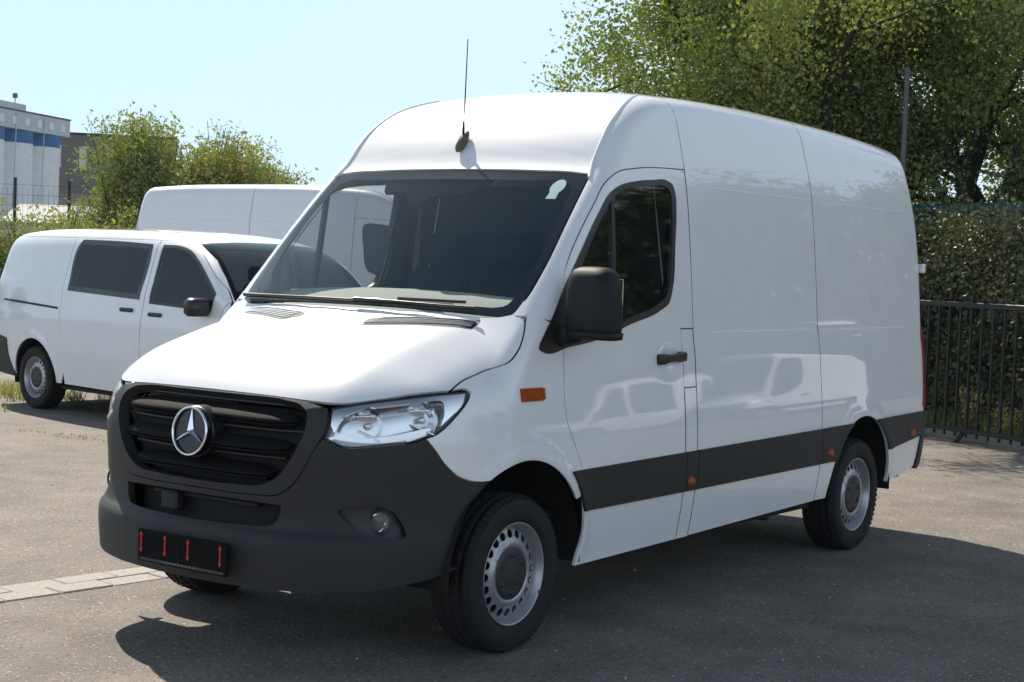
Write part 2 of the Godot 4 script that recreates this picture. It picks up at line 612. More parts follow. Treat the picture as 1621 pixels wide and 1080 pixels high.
func strip_arc(c: Vector2, r: float, x0: float, x1: float, a0: float, a1: float) -> ArrayMesh:   # wheel-well liner
	var st := SurfaceTool.new()
	st.begin(Mesh.PRIMITIVE_TRIANGLES)
	var q := arc(c, r, a0, a1, 24)
	for i in q.size() - 1:
		var a := Vector3(x0, q[i].y, q[i].x)
		var b := Vector3(x0, q[i + 1].y, q[i + 1].x)
		var a2 := Vector3(x1, a.y, a.z)
		var b2 := Vector3(x1, b.y, b.z)
		for v in [a, b, b2, a, b2, a2, a2, b2, Vector3(x1, c.y - 0.1, c.x)]: st.add_vertex(v)
	st.generate_normals()
	return st.commit()

func make_van() -> Node3D:
	B = sprinter_body()
	var v := thing("panel_van", "white high-roof panel van with dark grille, parked nearest the camera", "van")
	var P: Material = M.paint
	# --- front doors
	var door := loop([[2.515, 2.207, 2.289, 2.201, 2.014, 2.179, 1.864, 2.152, 1.769, 2.099, 1.659, 1.993, 1.530, 1.858, 1.425, 1.736, 1.366, 1.651, 1.335, 1.56, 1.325, 1.40, 1.318, 1.25, 1.305, 1.131, 1.322, .988, 1.38, .885, 1.43, .80], [1.43, .80, 1.46, .60, 1.478, .45, 1.462, .318], [1.462, .318, 2.395, .333], [2.395, .333, 2.39, 1.40], [2.39, 1.40, 2.52, 1.40], [2.52, 1.40, 2.515, 2.207]])
	var pane := loop([[1.80, 2.03, 1.87, 2.063, 2.0, 2.087, 2.18, 2.104, 2.29, 2.108, 2.335, 2.09, 2.352, 2.03, 2.35, 1.97, 2.325, 1.80, 2.285, 1.62, 2.25, 1.56, 2.17, 1.522, 1.89, 1.455, 1.757, 1.42], [1.757, 1.42, 1.785, 1.70, 1.80, 2.03]])
	var quarter := loop([[1.772, 2.01, 1.755, 1.70, 1.727, 1.412], [1.727, 1.412, 1.475, 1.372], [1.475, 1.372, 1.485, 1.69], [1.485, 1.69, 1.66, 1.90, 1.772, 2.01]])
	var black := loop([[1.136, 1.349, 1.127, 1.325, 1.157, 1.311, 1.363, 1.329, 1.661, 1.367, 1.895, 1.425, 2.186, 1.491, 2.280, 1.532, 2.320, 1.608, 2.360, 1.819, 2.390, 1.996, 2.392, 2.079, 2.375, 2.119, 2.320, 2.139, 2.182, 2.134, 2.000, 2.115, 1.866, 2.088, 1.779, 2.050, 1.668, 1.950, 1.494, 1.760, 1.351, 1.598, 1.231, 1.451, 1.136, 1.349]])
	var opening := Geometry2D.offset_polygon(black, -0.018)[0]
	var dholes := [loop([[1.40, 1.36, 1.66, 1.382, 1.895, 1.44, 2.18, 1.505, 2.265, 1.545, 2.305, 1.61, 2.345, 1.82, 2.375, 2.0, 2.375, 2.075, 2.31, 2.124, 2.18, 2.12, 2.0, 2.10, 1.87, 2.073, 1.79, 2.038, 1.68, 1.94, 1.51, 1.75, 1.42, 1.62], [1.42, 1.62, 1.40, 1.36]])]
	for sd in 2:
		var a: Array
		if sd == 0: M["d0"] = cut(skin("S"), door, dholes, 0.028, 0.003, 0.014)
		var dr := put(v, "front_door", mesh_of(M["d0"], sd == 1), P)
		if sd == 0:
			M["d1"] = cut(skin("S", 0.004), black, [pane, quarter], 0.05, 0.0, 0.02)
			M["d2"] = cut(skin("S", -0.003), Geometry2D.offset_polygon(pane, 0.008)[0], [], 0.08, 0.0, 0.0)
			M["d3"] = cut(skin("S", -0.003), Geometry2D.offset_polygon(quarter, 0.008)[0], [], 0.08, 0.0, 0.0)
			M["d4"] = cut(skin("S", -0.05), loop([[1.56, .42, 2.46, .42], [2.46, .42, 2.46, 2.13], [2.46, 2.13, 1.9, 2.10, 1.6, 1.88, 1.34, 1.5], [1.34, 1.5, 1.38, .95, 1.56, .42]]), dholes, 0.1, 0.0, 0.0)
		put(dr, "window_frame", mesh_of(M["d1"], sd == 1), M.plastic_smooth)
		put(dr, "window_pane", mesh_of(M["d2"], sd == 1), M.side_glass)
		put(dr, "quarter_pane", mesh_of(M["d3"], sd == 1), M.side_glass)
		put(dr, "door_card", mesh_of(M["d4"], sd == 1), M.interior)
		# handle
		var hp := B.at("S", 2.258, 1.259)
		var sx := 1.0 if sd == 0 else -1.0
		var hx := -0.992 * sx
		var hd := loft([[Vector3(hx, 1.254, 2.135), Vector3(.010, 0, 0), Vector3(0, .026, 0), 3.0], [Vector3(hx - .012 * sx, 1.254, 2.16), Vector3(.014, 0, 0), Vector3(0, .026, 0), 3.0], [Vector3(hx - .018 * sx, 1.258, 2.22), Vector3(.012, 0, 0), Vector3(0, .019, 0), 3.0], [Vector3(hx - .018 * sx, 1.262, 2.29), Vector3(.012, 0, 0), Vector3(0, .020, 0), 3.0], [Vector3(hx - .016 * sx, 1.263, 2.31), Vector3(.013, 0, 0), Vector3(0, .027, 0), 3.0], [Vector3(hx - .012 * sx, 1.263, 2.375), Vector3(.015, 0, 0), Vector3(0, .025, 0), 2.6], [Vector3(hx, 1.263, 2.392), Vector3(.008, 0, 0), Vector3(0, .015, 0), 2.2]], 20)
		var hh := put(dr, "door_handle", hd, M.plastic_smooth)
		put(dr, "lock", lathe([0.0, 0.009, 0.004, 0.009, 0.005, 0.001], 16, "x", true) if sd else lathe([-0.005, 0.001, -0.004, 0.009, 0.0, 0.009], 16, "x", true), M.chrome, Vector3(hx - .026 * sx, 1.263, 2.368))
	# --- sides
	panel(v, "fuel_flap", "S", rect(2.39, 1.105, 2.515, 1.40), [], P, 0.05, 0.0, 0.0025, 0.012, 2)
	panel(v, "pillar_panel", "S", rect(2.395, .333, 2.517, 1.105), [], P, 0.05, 0.0, 0.003, 0.012, 2)
	var asill := s2r(loop([[2.52, .335, 4.02, .366]]))
	var sp := loop([asill, [asill[asill.size() - 1].x, 4.02, 1.11, 4.02], [1.11, 4.02, 1.11, 2.518], [1.11, 2.518, asill[0].x, 2.518]])
	panel(v, "side_panel", "R", sp, [], P, 0.035, 0.0, 0.003, 0.012, 2)
	var rq := loop([s2r(loop([[4.02, .366, 4.182, .368]])), s2r(arc(Vector2(4.656, .36), .475, 178.5, 2.0, 40)), s2r(loop([[5.131, .377, 5.60, .44], [5.60, .44, 5.70, .82], [5.70, .82, 5.72, 2.1]])), [.88, 5.725, 1.0, 5.70, 1.11, 5.66], [1.11, 5.66, 1.11, 4.02], [1.11, 4.02, asill[asill.size() - 1].x, 4.02]])
	panel(v, "rear_quarter_panel", "R", rq, [], P, 0.035, 0.0, 0.003, 0.02, 2)
	for yl in [1.376, 2.128]:
		for sg in [1.0, -1.0]:
			for span in [[2.66, 4.005], [4.035, 5.60]]:
				var cp := []
				for j in 17:
					var q := B.at("S", lerpf(span[0], span[1], j / 16.0), yl)
					cp.append(Vector3((q.x + 0.0005) * sg, q.y, q.z))
				put(v, "side_crease", tube(cp, [.0008, .0030, .0034, .0034, .0034, .0034, .0034, .0034, .0034, .0034, .0034, .0034, .0034, .0034, .0034, .0030, .0008], 6), P)
	# --- front wings and window pillars
	var C := func(a: Array) -> PackedVector2Array: return smooth(a)
	var fender := loop([s2c(smooth([.575, 1.158, .665, 1.194, .808, 1.230, .956, 1.270, 1.016, 1.320, 1.071, 1.383, 1.118, 1.446])), s2c(smooth([1.118, 1.446, 1.135, 1.468])), s2c(smooth([1.135, 1.468, 1.158, 1.474, 1.211, 1.449, 1.332, 1.43])), s2c(smooth([1.332, 1.43, 1.325, 1.40, 1.318, 1.25, 1.305, 1.131, 1.322, .988, 1.38, .885, 1.43, .80, 1.452, .66])), s2c(arc(Vector2(1.0, .36), .485, 35, 120, 30)), [1.083, .776, .989, .784, .927, .810, .879, .856, .835, .925, .803, .971], [.803, .971, .835, .983, .872, 1.012, .908, 1.05, .941, 1.086, .975, 1.128, .988, 1.152], [.988, 1.152, .973, 1.163, .92, 1.162, .867, 1.158]])
	panel(v, "front_wing", "C", fender, [], P, 0.03, 0.0, 0.003, 0.014, 2)
	var fr := func(a: Array) -> PackedVector2Array:
		var out := PackedVector2Array()
		for w in smooth(a):
			var pt := B.at("F", w.x, w.y)
			out.append(Vector2(atan2(pt.y - 1.35, -pt.x), pt.z))
		return out
	var glass_top: PackedVector2Array = fr.call([0, 2.162, -.494, 2.155, -.74, 2.143, -.787, 2.135, -.802, 2.118])
	var glass_side: PackedVector2Array = fr.call([-.802, 2.118, -.826, 1.918, -.848, 1.666, -.844, 1.53, -.826, 1.466])
	var corner := glass_side[0]
	glass_side.reverse()
	var g0 := glass_side[0]
	glass_side.reverse()
	var pillar := loop([[g0.x, g0.y, .106, 1.211, .095, 1.325], s2r(smooth([1.332, 1.44, 1.335, 1.56, 1.366, 1.651, 1.425, 1.736, 1.530, 1.858, 1.659, 1.993, 1.769, 2.099, 1.864, 2.152, 2.014, 2.179, 2.289, 2.201, 2.515, 2.207])), [.80, 2.518, 1.11, 2.518], [1.11, 2.518, 1.104, 2.445, 1.061, 2.303, .994, 2.099, .932, 1.951, .864, 1.851, corner.x, corner.y], glass_side])
	panel(v, "window_pillar", "R", pillar, [], P, 0.025, 0.0, 0.0015, 0.012, 2)
	panel(v, "pillar_lining", "R", Geometry2D.offset_polygon(pillar, -0.01)[0], [], M.interior, 0.06, -0.03, 0.0, 0.0, 2)
	var bead := []
	for w in smooth([corner.x, corner.y, .864, 1.851, .932, 1.951, .994, 2.099, 1.061, 2.303, 1.09, 2.40], 0.05): bead.append(B.at("R", w.x, w.y))
	for sg in [1.0, -1.0]:
		var bq := []
		for w: Vector3 in bead: bq.append(w * Vector3(sg, 1, 1))
		put(v, "roof_ridge", tube(bq, [.009], 8), P)
	# --- roof
	var roof := both([glass_top, [corner.x, corner.y, .864, 1.851, .932, 1.951, .994, 2.099, 1.061, 2.303, 1.104, 2.445, 1.11, 2.518], [1.11, 2.518, 1.11, 5.66], [1.11, 5.66, 1.3, 5.70, PI / 2, 5.72]], PI / 2)
	panel(v, "roof", "R", roof, [], P, 0.035, 0.0, 0.0, 0.01)
	# --- bonnet
	var wing_top := [.575, 1.158, .665, 1.194, .808, 1.230, .956, 1.270, 1.016, 1.320, 1.071, 1.383, 1.118, 1.446]
	var hf := PackedVector2Array()
	for w in smooth([0, 1.118, .2, 1.116, .345, 1.112, .43, 1.107, .529, 1.104, .648, 1.125, .761, 1.148, .867, 1.158]):
		var pt := B.at("C", w.x, w.y)
		hf.append(Vector2(pt.x, pt.z))
	for w in smooth(wing_top):
		var pt := B.at("S", w.x, w.y)
		hf.append(Vector2(pt.x, pt.z))
	var hood := both([hf, [-.827, 1.118, -.795, 1.098, -.496, 1.022, -.230, .984, 0, .973]], 0.0)
	panel(v, "bonnet", "T", hood, [], P, 0.03, 0.0, 0.003, 0.016)
	for sg in [-1.0, 1.0]:
		var vent := loop([[-.25, .775, -.45, .85, -.60, .915, -.70, .99], [-.70, .99, -.705, 1.045], [-.705, 1.045, -.50, .985, -.28, .935], [-.28, .935, -.215, .895, -.205, .86, -.25, .775]])
		if sg > 0: vent = flip_loop(vent)
		var vp: Array = panel(v, "bonnet_vent", "T", vent, [], M.plastic, 0.06, 0.0015, 0.0, 0.004)
		for k in 5:
			var t := (k + 0.5) / 5.0
			var a := Vector2(-.236, .79).lerp(Vector2(-.255, .925), t)
			var b := Vector2(-.688, .99).lerp(Vector2(-.690, 1.035), t)
			var pts := []
			for j in 9:
				var q := a.lerp(b, j / 8.0)
				q.y -= 0.022 * sin(PI * j / 8.0) * (1.0 - t)
				var p := B.at("T", -q.x * sg, q.y) if sg > 0 else B.at("T", q.x, q.y)
				pts.append(p + B.normal(p) * 0.004)
			put(vp[0], "vent_slat", tube(pts, [0.0034], 6), P if sg > 0 else M.vent_slat)
	# --- windscreen
	var ws := both([[0, 2.158, -.494, 2.151, -.74, 2.139, -.785, 2.131, -.797, 2.112], [-.797, 2.112, -.822, 1.918, -.844, 1.666, -.840, 1.53, -.822, 1.468, -.797, 1.455], [-.797, 1.455, -.496, 1.469, -.230, 1.476, 0, 1.478]], 0.0)
	var inner := both([[0, 2.112, -.5, 2.105, -.70, 2.098, -.735, 2.080, -.752, 2.03], [-.752, 2.03, -.775, 1.88, -.795, 1.689, -.79, 1.56, -.775, 1.515, -.72, 1.50], [-.72, 1.50, -.5, 1.505, 0, 1.512]], 0.0)
	var wp: Array = panel(v, "windscreen", "F", ws, [], M.glass, 0.045, -0.001, 0.003, 0.0)
	panel(wp[0], "windscreen_border", "F", ws, [inner], M.black_gloss, 0.045, -0.006, 0.003, 0.0)
	panel(wp[0], "sensor_shroud", "F", loop([[.43, 2.14, .37, 2.05], [.37, 2.05, .2, 2.035, .15, 2.0, .08, 1.985, .02, 2.03], [.02, 2.03, -.19, 2.055, -.28, 2.14], [-.28, 2.14, .43, 2.14]]), [], M.matte, 0.08, -0.016, 0.0, 0.02)
	var stick := loop([arc(Vector2(-.668, 2.072), .037, -50, 230, 20), [-.692, 2.040, -.696, 2.012], [-.696, 2.012, -.642, 2.012], [-.642, 2.012, -.644, 2.040]])
	panel(wp[0], "sticker", "F", stick, [], M.sticker, 0.05, -0.004, 0.0, 0.0)
	# wipers
	for wd: Array in [[[.80, .55, .30, .02, -.16], [1.474, 1.478, 1.482, 1.482, 1.492]], [[-.02, -.25, -.50, -.66], [1.486, 1.484, 1.478, 1.475]]]:
		var wn := Node3D.new()
		wn.name = "wiper"
		v.add_child(wn, true)
		var pts := []
		var pts2 := []
		for i in wd[0].size():
			var p := B.at("F", wd[0][i], wd[1][i])
			pts.append(p + B.normal(p) * 0.028)
			pts2.append(p + B.normal(p) * 0.006 + Vector3(0, 0.006, 0))
		put(wn, "wiper_arm", tube(pts, [0.010, 0.007, 0.005], 8), M.plastic_smooth)
		put(wn, "wiper_blade", tube(pts2, [0.005], 6), M.rubber)
	# --- bumper, grille, lamps
	var surround_low := [0, .713, .059, .713, .238, .713, .348, .726, .390, .765, .430, .841, .467, .933, .485, .966]
	var bumper := both([surround_low, [.485, .966, .516, .949, .543, .934, .578, .931, .626, .937, .691, .947, .758, .955, .803, .971], [.803, .971, .835, .925, .879, .856, .927, .810, .989, .784, 1.083, .776], s2c(arc(Vector2(1.0, .36), .485, 120, 172, 20)), [.95, .43, .9, .41, .75, .375, .5, .345, .25, .336, 0, .333]], 0.0)
	var intake := both([[0, .688, .197, .687, .355, .681], [.355, .681, .352, .64, .325, .597, .29, .588], [.29, .588, .15, .582, 0, .580]], 0.0)
	var fog := loop([[.535, .672, .56, .690, .60, .700, .66, .700, .70, .680, .735, .625, .752, .580], [.752, .580, .735, .568, .67, .572, .60, .60, .555, .645, .535, .672]])
	var bp: Array = panel(v, "bumper", "C", bumper, [intake, fog, flip_loop(fog)], M.plastic, 0.02, 0.0, 0.002, 0.03)
	panel(bp[0], "air_intake", "C", Geometry2D.offset_polygon(intake, 0.02)[0], [], M.black, 0.06, -0.09, 0.0, 0.0)
	put(bp[0], "intake_bar", boxes([[Vector3(0.17, .635, .055), Vector3(.10, .085, .05), Basis(), .01], [Vector3(0, .662, .09), Vector3(.62, .02, .03), Basis(), .005]]), M.plastic)
	for sg in [1.0, -1.0]:
		var fq := fog if sg > 0 else flip_loop(fog)
		panel(bp[0], "lamp_recess", "C", Geometry2D.offset_polygon(fq, 0.012)[0], [], M.plastic_smooth, 0.04, -0.035, 0.0, 0.0)
		var fp := B.at("C", .665 * sg, .632)
		var fl := Node3D.new()
		fl.name = "fog_lamp"
		bp[0].add_child(fl, true)
		fl.position = fp + Vector3(0.25 * sg, 0, 0.6).normalized() * 0.026
		fl.rotation.y = 0.25 * sg
		put(fl, "lamp_body", lathe([-0.012, 0.050, -0.016, 0.046, -0.010, 0.042, 0.03, 0.03, 0.03, 0.001], 28, "z", false), M.plastic_smooth)
		put(fl, "reflector", lathe([-0.008, 0.041, 0.010, 0.028, 0.018, 0.012, 0.02, 0.001], 28, "z", false), M.chrome)
		put(fl, "lens", lathe([-0.020, 0.001, -0.018, 0.02, -0.010, 0.041], 28, "z", false), M.lamp_glass)
	var opening_g := both([[0, 1.110, .16, 1.110, .345, 1.104, .397, 1.093, .424, 1.070, .430, 1.008, .405, .918, .373, .844, .345, .801, .301, .766, .152, .747, 0, .744]], 0.0)
	var surr := both([[0, .715, .059, .715, .238, .715, .348, .728, .390, .767, .430, .841, .467, .933, .482, .966, .497, 1.02, .494, 1.083], [.494, 1.083, .42, 1.104, .345, 1.111, 0, 1.115]], 0.0)
	var gp: Array = panel(v, "grille", "C", surr, [opening_g], M.plastic, 0.03, 0.002, 0.001, 0.05)
	panel(gp[0], "grille_backing", "C", Geometry2D.offset_polygon(opening_g, 0.01)[0], [], M.black, 0.06, -0.085, 0.0, 0.0)
	for row in [[1.035, .408, .052], [.925, .385, .052], [.815, .325, .045]]:
		var rings := []
		var lips := []
		for j in 41:
			var s := j / 20.0 - 1.0
			var th: float = -row[1] * s
			var y: float = row[0] - .018 * absf(s) * 0.3
			var p := B.at("C", th, y)
			var k := sqrt(maxf(1.0 - pow(absf(s), 9.0), 0.02))
			var fwd := Vector3(-sin(th), 0, -cos(th))
			rings.append([p - fwd * (0.030 + 0.02 * (1 - k)) + Vector3(0, .004, 0), (fwd * 0.030 + Vector3(0, -0.020, 0)) * k, (Vector3(0, row[2] * 0.17, 0) + fwd * 0.004) * k, 3.2])
			lips.append([p - fwd * (0.020 + 0.03 * (1 - k)) + Vector3(0, -.026, 0) * k, (fwd * 0.016 + Vector3(0, -0.003, 0)) * k, Vector3(0, .0055, 0) * k, 3.0])
		put(gp[0], "grille_slat", loft(rings, 18), M.grille)
		put(gp[0], "grille_lip", loft(lips, 14), M.grille)
	for row in [1.08, .98, .868, .775]:    # thin inner bars between the slats
		var pts := []
		var w: float = .40 if row > .9 else (.34 if row > .8 else .27)
		for j in 15: pts.append(B.at("C", lerpf(w, -w, j / 14.0), row) + Vector3(0, 0, 0.06))
		put(gp[0], "grille_bar", tube(pts, [0.008], 6), M.plastic_smooth)
	put(gp[0], "emblem_mount", lathe([0.0, 0.001, 0.0, 0.106, 0.006, 0.109, 0.07, 0.109], 48, "z", true), M.plastic_smooth, Vector3(0, .945, .012))
	make_star(gp[0], Vector3(0, .947, -.003), .105)
	# head lamps
	var hl := loop([[.499, 1.091, .615, 1.120, .761, 1.144, .857, 1.155, .973, 1.160], [.973, 1.160, .985, 1.149, .975, 1.128, .941, 1.086, .908, 1.050, .872, 1.012, .835, .983, .801, .971], [.801, .971, .758, .955, .691, .948, .626, .938, .578, .932, .543, .935, .516, .951, .487, .966], [.487, .966, .500, 1.023, .499, 1.091]])
	var hin := Geometry2D.offset_polygon(hl, -0.006)[0]
	for sg in [1.0, -1.0]:
		var mir: bool = sg < 0
		if not mir:
			M["h0"] = cut(skin("C", -0.004), hin, [], 0.03, 0.0, 0.0)
			M["h1"] = cut(skin("C", -0.004), hl, [hin], 0.03, 0.002, 0.02)
			M["h2"] = cut(skin("C", -0.07), Geometry2D.offset_polygon(hl, 0.01)[0], [], 0.04, 0.0, 0.0)
			M["h3"] = cut(skin("C", -0.010), loop([[.51, 1.085, .615, 1.112, .761, 1.136, .857, 1.147, .968, 1.152], [.968, 1.152, .945, 1.10, .90, 1.06, .86, 1.02], [.86, 1.02, .875, 1.08, .87, 1.12, .80, 1.122, .70, 1.112, .60, 1.092, .545, 1.06, .52, .99], [.52, .99, .505, 1.03, .51, 1.085]]), [], 0.02, 0.0, 0.02)
			M["h4"] = cut(skin("C", -0.02), loop([[.80, .975, .76, .960, .69, .953, .626, .943, .578, .938, .548, .941, .516, .957, .50, .968], [.50, .968, .53, .985, .60, .975, .70, .985, .80, 1.01, .85, 1.02], [.85, 1.02, .80, .975]]), [], 0.02, 0.0, 0.03)
		var hd2 := put(v, "headlight", mesh_of(M["h0"], mir), M.lamp_glass)
		put(hd2, "lamp_seal", mesh_of(M["h1"], mir), M.black)
		put(hd2, "lamp_housing", mesh_of(M["h2"], mir), M.chrome_soft)
		put(hd2, "lamp_trim", mesh_of(M["h3"], mir), M.chrome)
		put(hd2, "lamp_sill", mesh_of(M["h4"], mir), M.chrome_soft)
		for bw in [[.615, 1.028, .072], [.80, 1.052, .070]]:
			var bc := B.at("C", bw[0] * sg, bw[1])
			var bn := (B.normal(bc) + Vector3(0, 0, -1.6)).normalized()
			var rf := Node3D.new()
			rf.name = "reflector"
			hd2.add_child(rf, true)
			rf.position = bc - B.normal(bc) * 0.042
			rf.basis = Basis.looking_at(bn, Vector3.UP)
			var rr: float = bw[2]
			put(rf, "bowl", lathe([0.0, rr * 1.05, 0.004, rr, 0.03, rr * 0.8, 0.05, rr * 0.55, 0.06, rr * 0.3, 0.062, 0.001], 32, "z", false), M.chrome)
			put(rf, "bulb_shield", lathe([-0.004, 0.001, -0.002, 0.012, 0.012, 0.015, 0.06, 0.015], 16, "z", false), M.chrome_soft)
			put(rf, "bowl_edge", boxes([[Vector3(-rr * 0.2, -rr * 0.55, 0.016), Vector3(rr * 1.5, 0.006, 0.05), Basis(Vector3(0, 0, 1), 0.35), 0.001], [Vector3(rr * 0.1, rr * 0.55, 0.02), Vector3(rr * 1.3, 0.005, 0.04), Basis(Vector3(0, 0, 1), -0.1), 0.001]]), M.chrome_soft)
		var ribs := []
		for k in 26:
			var th := lerpf(.52, .74, k / 25.0)
			var rp := B.at("C", th * sg, .955 - .012 * sin(PI * k / 25.0))
			ribs.append([rp - B.normal(rp) * 0.014, Vector3(0.0045, 0.022, 0.01)])
		put(hd2, "lens_ribs", boxes(ribs), M.chrome_soft)
		# side repeater
		var rp2 := cut(skin("S", 0.018), rect(.975, 1.105, 1.132, 1.154), [], 0.03, 0.0, 0.02)
		var rep := put(v, "side_repeater", mesh_of(rp2, mir), M.orange_glass)
		put(rep, "lamp_base", mesh_of(cut(skin("S", 0.003), rect(.97, 1.10, 1.137, 1.158), [], 0.06, 0.0, 0.006), mir), M.orange_dark)
		for bz in [1.03, 1.09]: put(rep, "bulb", boxes([[Vector3(-sg * 1.0, 1.13, bz), Vector3(.006, .025, .025), Basis(), .002]]), M.chrome_soft)
	# --- black side mouldings
	var top := func(z: float) -> float: return .772 + .0105 * (z - 1.37)
	var low := func(z: float) -> float: return .574 + .006 * (z - 1.45)
	var mo := func(a: float, b: float) -> PackedVector2Array: return loop([[a, low.call(a), b, low.call(b)], [b, low.call(b), b, top.call(b)], [b, top.call(b), a, top.call(a)], [a, top.call(a), a, low.call(a)]])
	var m1 := loop([[1.461, .577, 2.395, low.call(2.395)], [2.395, low.call(2.395), 2.395, top.call(2.395)], [2.395, top.call(2.395), 1.345, .772], [1.345, .772, 1.40, .70, 1.44, .62, 1.461, .577]])
	panel(v, "side_moulding", "S", m1, [], M.plastic, 0.06, 0.012, 0.002, 0.014, 2)
	panel(v, "side_moulding", "S", mo.call(2.397, 2.517), [], M.plastic, 0.06, 0.012, 0.002, 0.014, 2)
	panel(v, "side_moulding", "S", mo.call(2.52, 4.02), [], M.plastic, 0.06, 0.012, 0.002, 0.014, 2)
	var m4 := loop([[4.022, low.call(4.022), 4.236, low.call(4.236)], arc(Vector2(4.656, .36), .478, 151, 111, 14), [4.485, .806, 4.022, top.call(4.022)], [4.022, top.call(4.022), 4.022, low.call(4.022)]])
	panel(v, "side_moulding", "S", m4, [], M.plastic, 0.06, 0.012, 0.002, 0.014, 2)
	var m5 := loop([[5.085, .60, 5.645, .650], [5.645, .650, 5.70, .815], [5.70, .815, 4.83, .808], arc(Vector2(4.656, .36), .478, 68, 30, 14)])
	panel(v, "side_moulding", "S", m5, [], M.plastic, 0.06, 0.012, 0.002, 0.014, 2)
	panel(v, "rear_bumper_corner", "S", loop([[5.615, .43, 5.66, .43, 5.72, .56, 5.745, .80], [5.745, .80, 5.705, .812], [5.705, .812, 5.65, .64, 5.615, .43]]), [], M.plastic, 0.06, 0.010, 0.0, 0.03, 2)
	for sg in [1.0, -1.0]:
		for mz in [[2.447, .628], [4.135, .646], [5.47, .682]]:
			var mp := B.at("S", mz[0], mz[1])
			var ml := put(v, "marker_lamp", lathe([-0.020, 0.001, -0.019, 0.012, -0.014, 0.021, -0.004, 0.026, 0.0, 0.027], 24, "x", false), M.orange_glass, Vector3(mp.x - 0.012, mz[1], mz[0]) * Vector3(sg, 1, 1))
			if sg < 0: ml.rotation.y = PI
			put(ml, "lamp_base", lathe([-0.006, 0.001, -0.006, 0.024, 0.0, 0.029], 24, "x", true), M.orange_dark)
	# --- mirrors
	for sg in [-1.0]:
		var mi := Node3D.new()
		mi.name = "door_mirror"
		v.add_child(mi, true)
		mi.position = Vector3(sg * 1.13, 1.395, 1.315) if sg < 0 else Vector3(1.085, 1.40, 1.50)
		mi.rotation.y = -0.12 if sg < 0 else 1.25
		var X := Vector3(1, 0, 0)
		var Z := Vector3(0, 0, 1)
		put(mi, "mirror_housing", loft([[Vector3(0, .0, 0), Z * .04, X * .09, 3.0], [Vector3(0, .002, 0), Z * .075, X * .122, 3.4], [Vector3(0, .03, 0), Z * .082, X * .128, 3.6], [Vector3(0, .10, -.002), Z * .082, X * .128, 3.6], [Vector3(-sg * .004, .20, 0), Z * .080, X * .122, 3.6], [Vector3(-sg * .008, .255, .002), Z * .074, X * .114, 3.4], [Vector3(-sg * .012, .285, .006), Z * .060, X * .098, 3.0], [Vector3(-sg * .014, .298, .01), Z * .035, X * .07, 2.6], [Vector3(-sg * .014, .301, .01), Z * .008, X * .03, 2.2]], 40), M.plastic_fine)
		put(mi, "mirror_skirt", loft([[Vector3(0, -.022, .01), Z * .05, X * .11, 3.0], [Vector3(0, -.018, .006), Z * .08, X * .128, 3.4], [Vector3(0, .012, .002), Z * .087, X * .133, 3.6], [Vector3(0, .014, .002), Z * .06, X * .12, 3.6]], 36), M.plastic_fine)
		put(mi, "mirror_glass", boxes([[Vector3(0, .155, .080), Vector3(.19, .19, .006), Basis(), .002], [Vector3(0, .03, .080), Vector3(.19, .04, .006), Basis(), .002]]), M.mirror)
		put(mi, "mirror_arm", loft([[Vector3(-sg * .20, -.03, -.02), Vector3(0, .05, 0) * (1.0), Z * .055 * (1.0), 3.0], [Vector3(-sg * .09, .005, -.01), Vector3(0, .045, 0), Z * .055, 3.0]] if sg > 0 else [[Vector3(.09, .005, -.01), Vector3(0, .045, 0), Z * .055, 3.0], [Vector3(.20, -.03, -.02), Vector3(0, .05, 0), Z * .055, 3.0]], 24), M.plastic_fine)
	# --- antenna
	var an := Node3D.new()
	an.name = "roof_antenna"
	v.add_child(an, true)
	var ap := B.at("F", .02, 2.282)
	an.position = ap
	an.scale = Vector3(.85, 1.0, .8)
	put(an, "antenna_foot", loft([[Vector3(0.0, -.025, -.055), Vector3(.012, 0, 0), Vector3(0, .010, 0), 2.2], [Vector3(0, -.010, -.045), Vector3(.026, 0, 0), Vector3(0, .022, 0), 2.4], [Vector3(0, .02, -.01), Vector3(.028, 0, 0), Vector3(0, .036, 0), 2.4], [Vector3(0, .05, .03), Vector3(.022, 0, 0), Vector3(0, .028, 0), 2.4], [Vector3(0, .07, .05), Vector3(.010, 0, 0), Vector3(0, .01, 0), 2.2]], 20), M.antenna)
	put(an, "antenna_rod", tube([Vector3(0, .04, .0), Vector3(0, .12, .0), Vector3(-.002, .13, 0), Vector3(-.006, .54, .004)], [0.009, 0.007, 0.0045, 0.003], 8), M.black)
	# --- tail
	var rear := both([[0, .50, -.5, .50, -.84, .50], [-.84, .50, -.86, .80, -.85, 1.4, -.80, 2.1, -.74, 2.42, -.66, 2.52], [-.66, 2.52, -.4, 2.54, 0, 2.55]], 0.0)
	panel(v, "rear_door", "B", rear, [], P, 0.08, 0.0, 0.003, 0.02)
	var tl := loop([s2r(loop([[5.675, .845, 5.695, 1.05, 5.70, 1.37]])), s2r(loop([[5.70, 1.37, 5.775, 1.37]])), s2r(loop([[5.775, 1.37, 5.765, .845]])), s2r(loop([[5.765, .845, 5.675, .845]]))])
	panel(v, "tail_lamp", "R", tl, [], M.red_glass, 0.03, 0.012, 0.0, 0.02, 2)
	for sg in [-1.0, 1.0]:
		put(v, "rear_door_hinge", boxes([[Vector3(sg * .90, 1.765, 5.75), Vector3(.05, .06, .04), Basis(), .006]]), P)
		put(v, "rear_door_hinge", boxes([[Vector3(sg * .94, .755, 5.76), Vector3(.05, .075, .05), Basis(), .006]]), P)
	# --- number plate, with four red arrows
	var np := Node3D.new()
	np.name = "number_plate"
	v.add_child(np, true)
	np.position = Vector3(-.03, .448, -.066)
	put(np, "plate_holder", boxes([[Vector3.ZERO, Vector3(.530, .136, .016), Basis(), .004]]), M.plate)
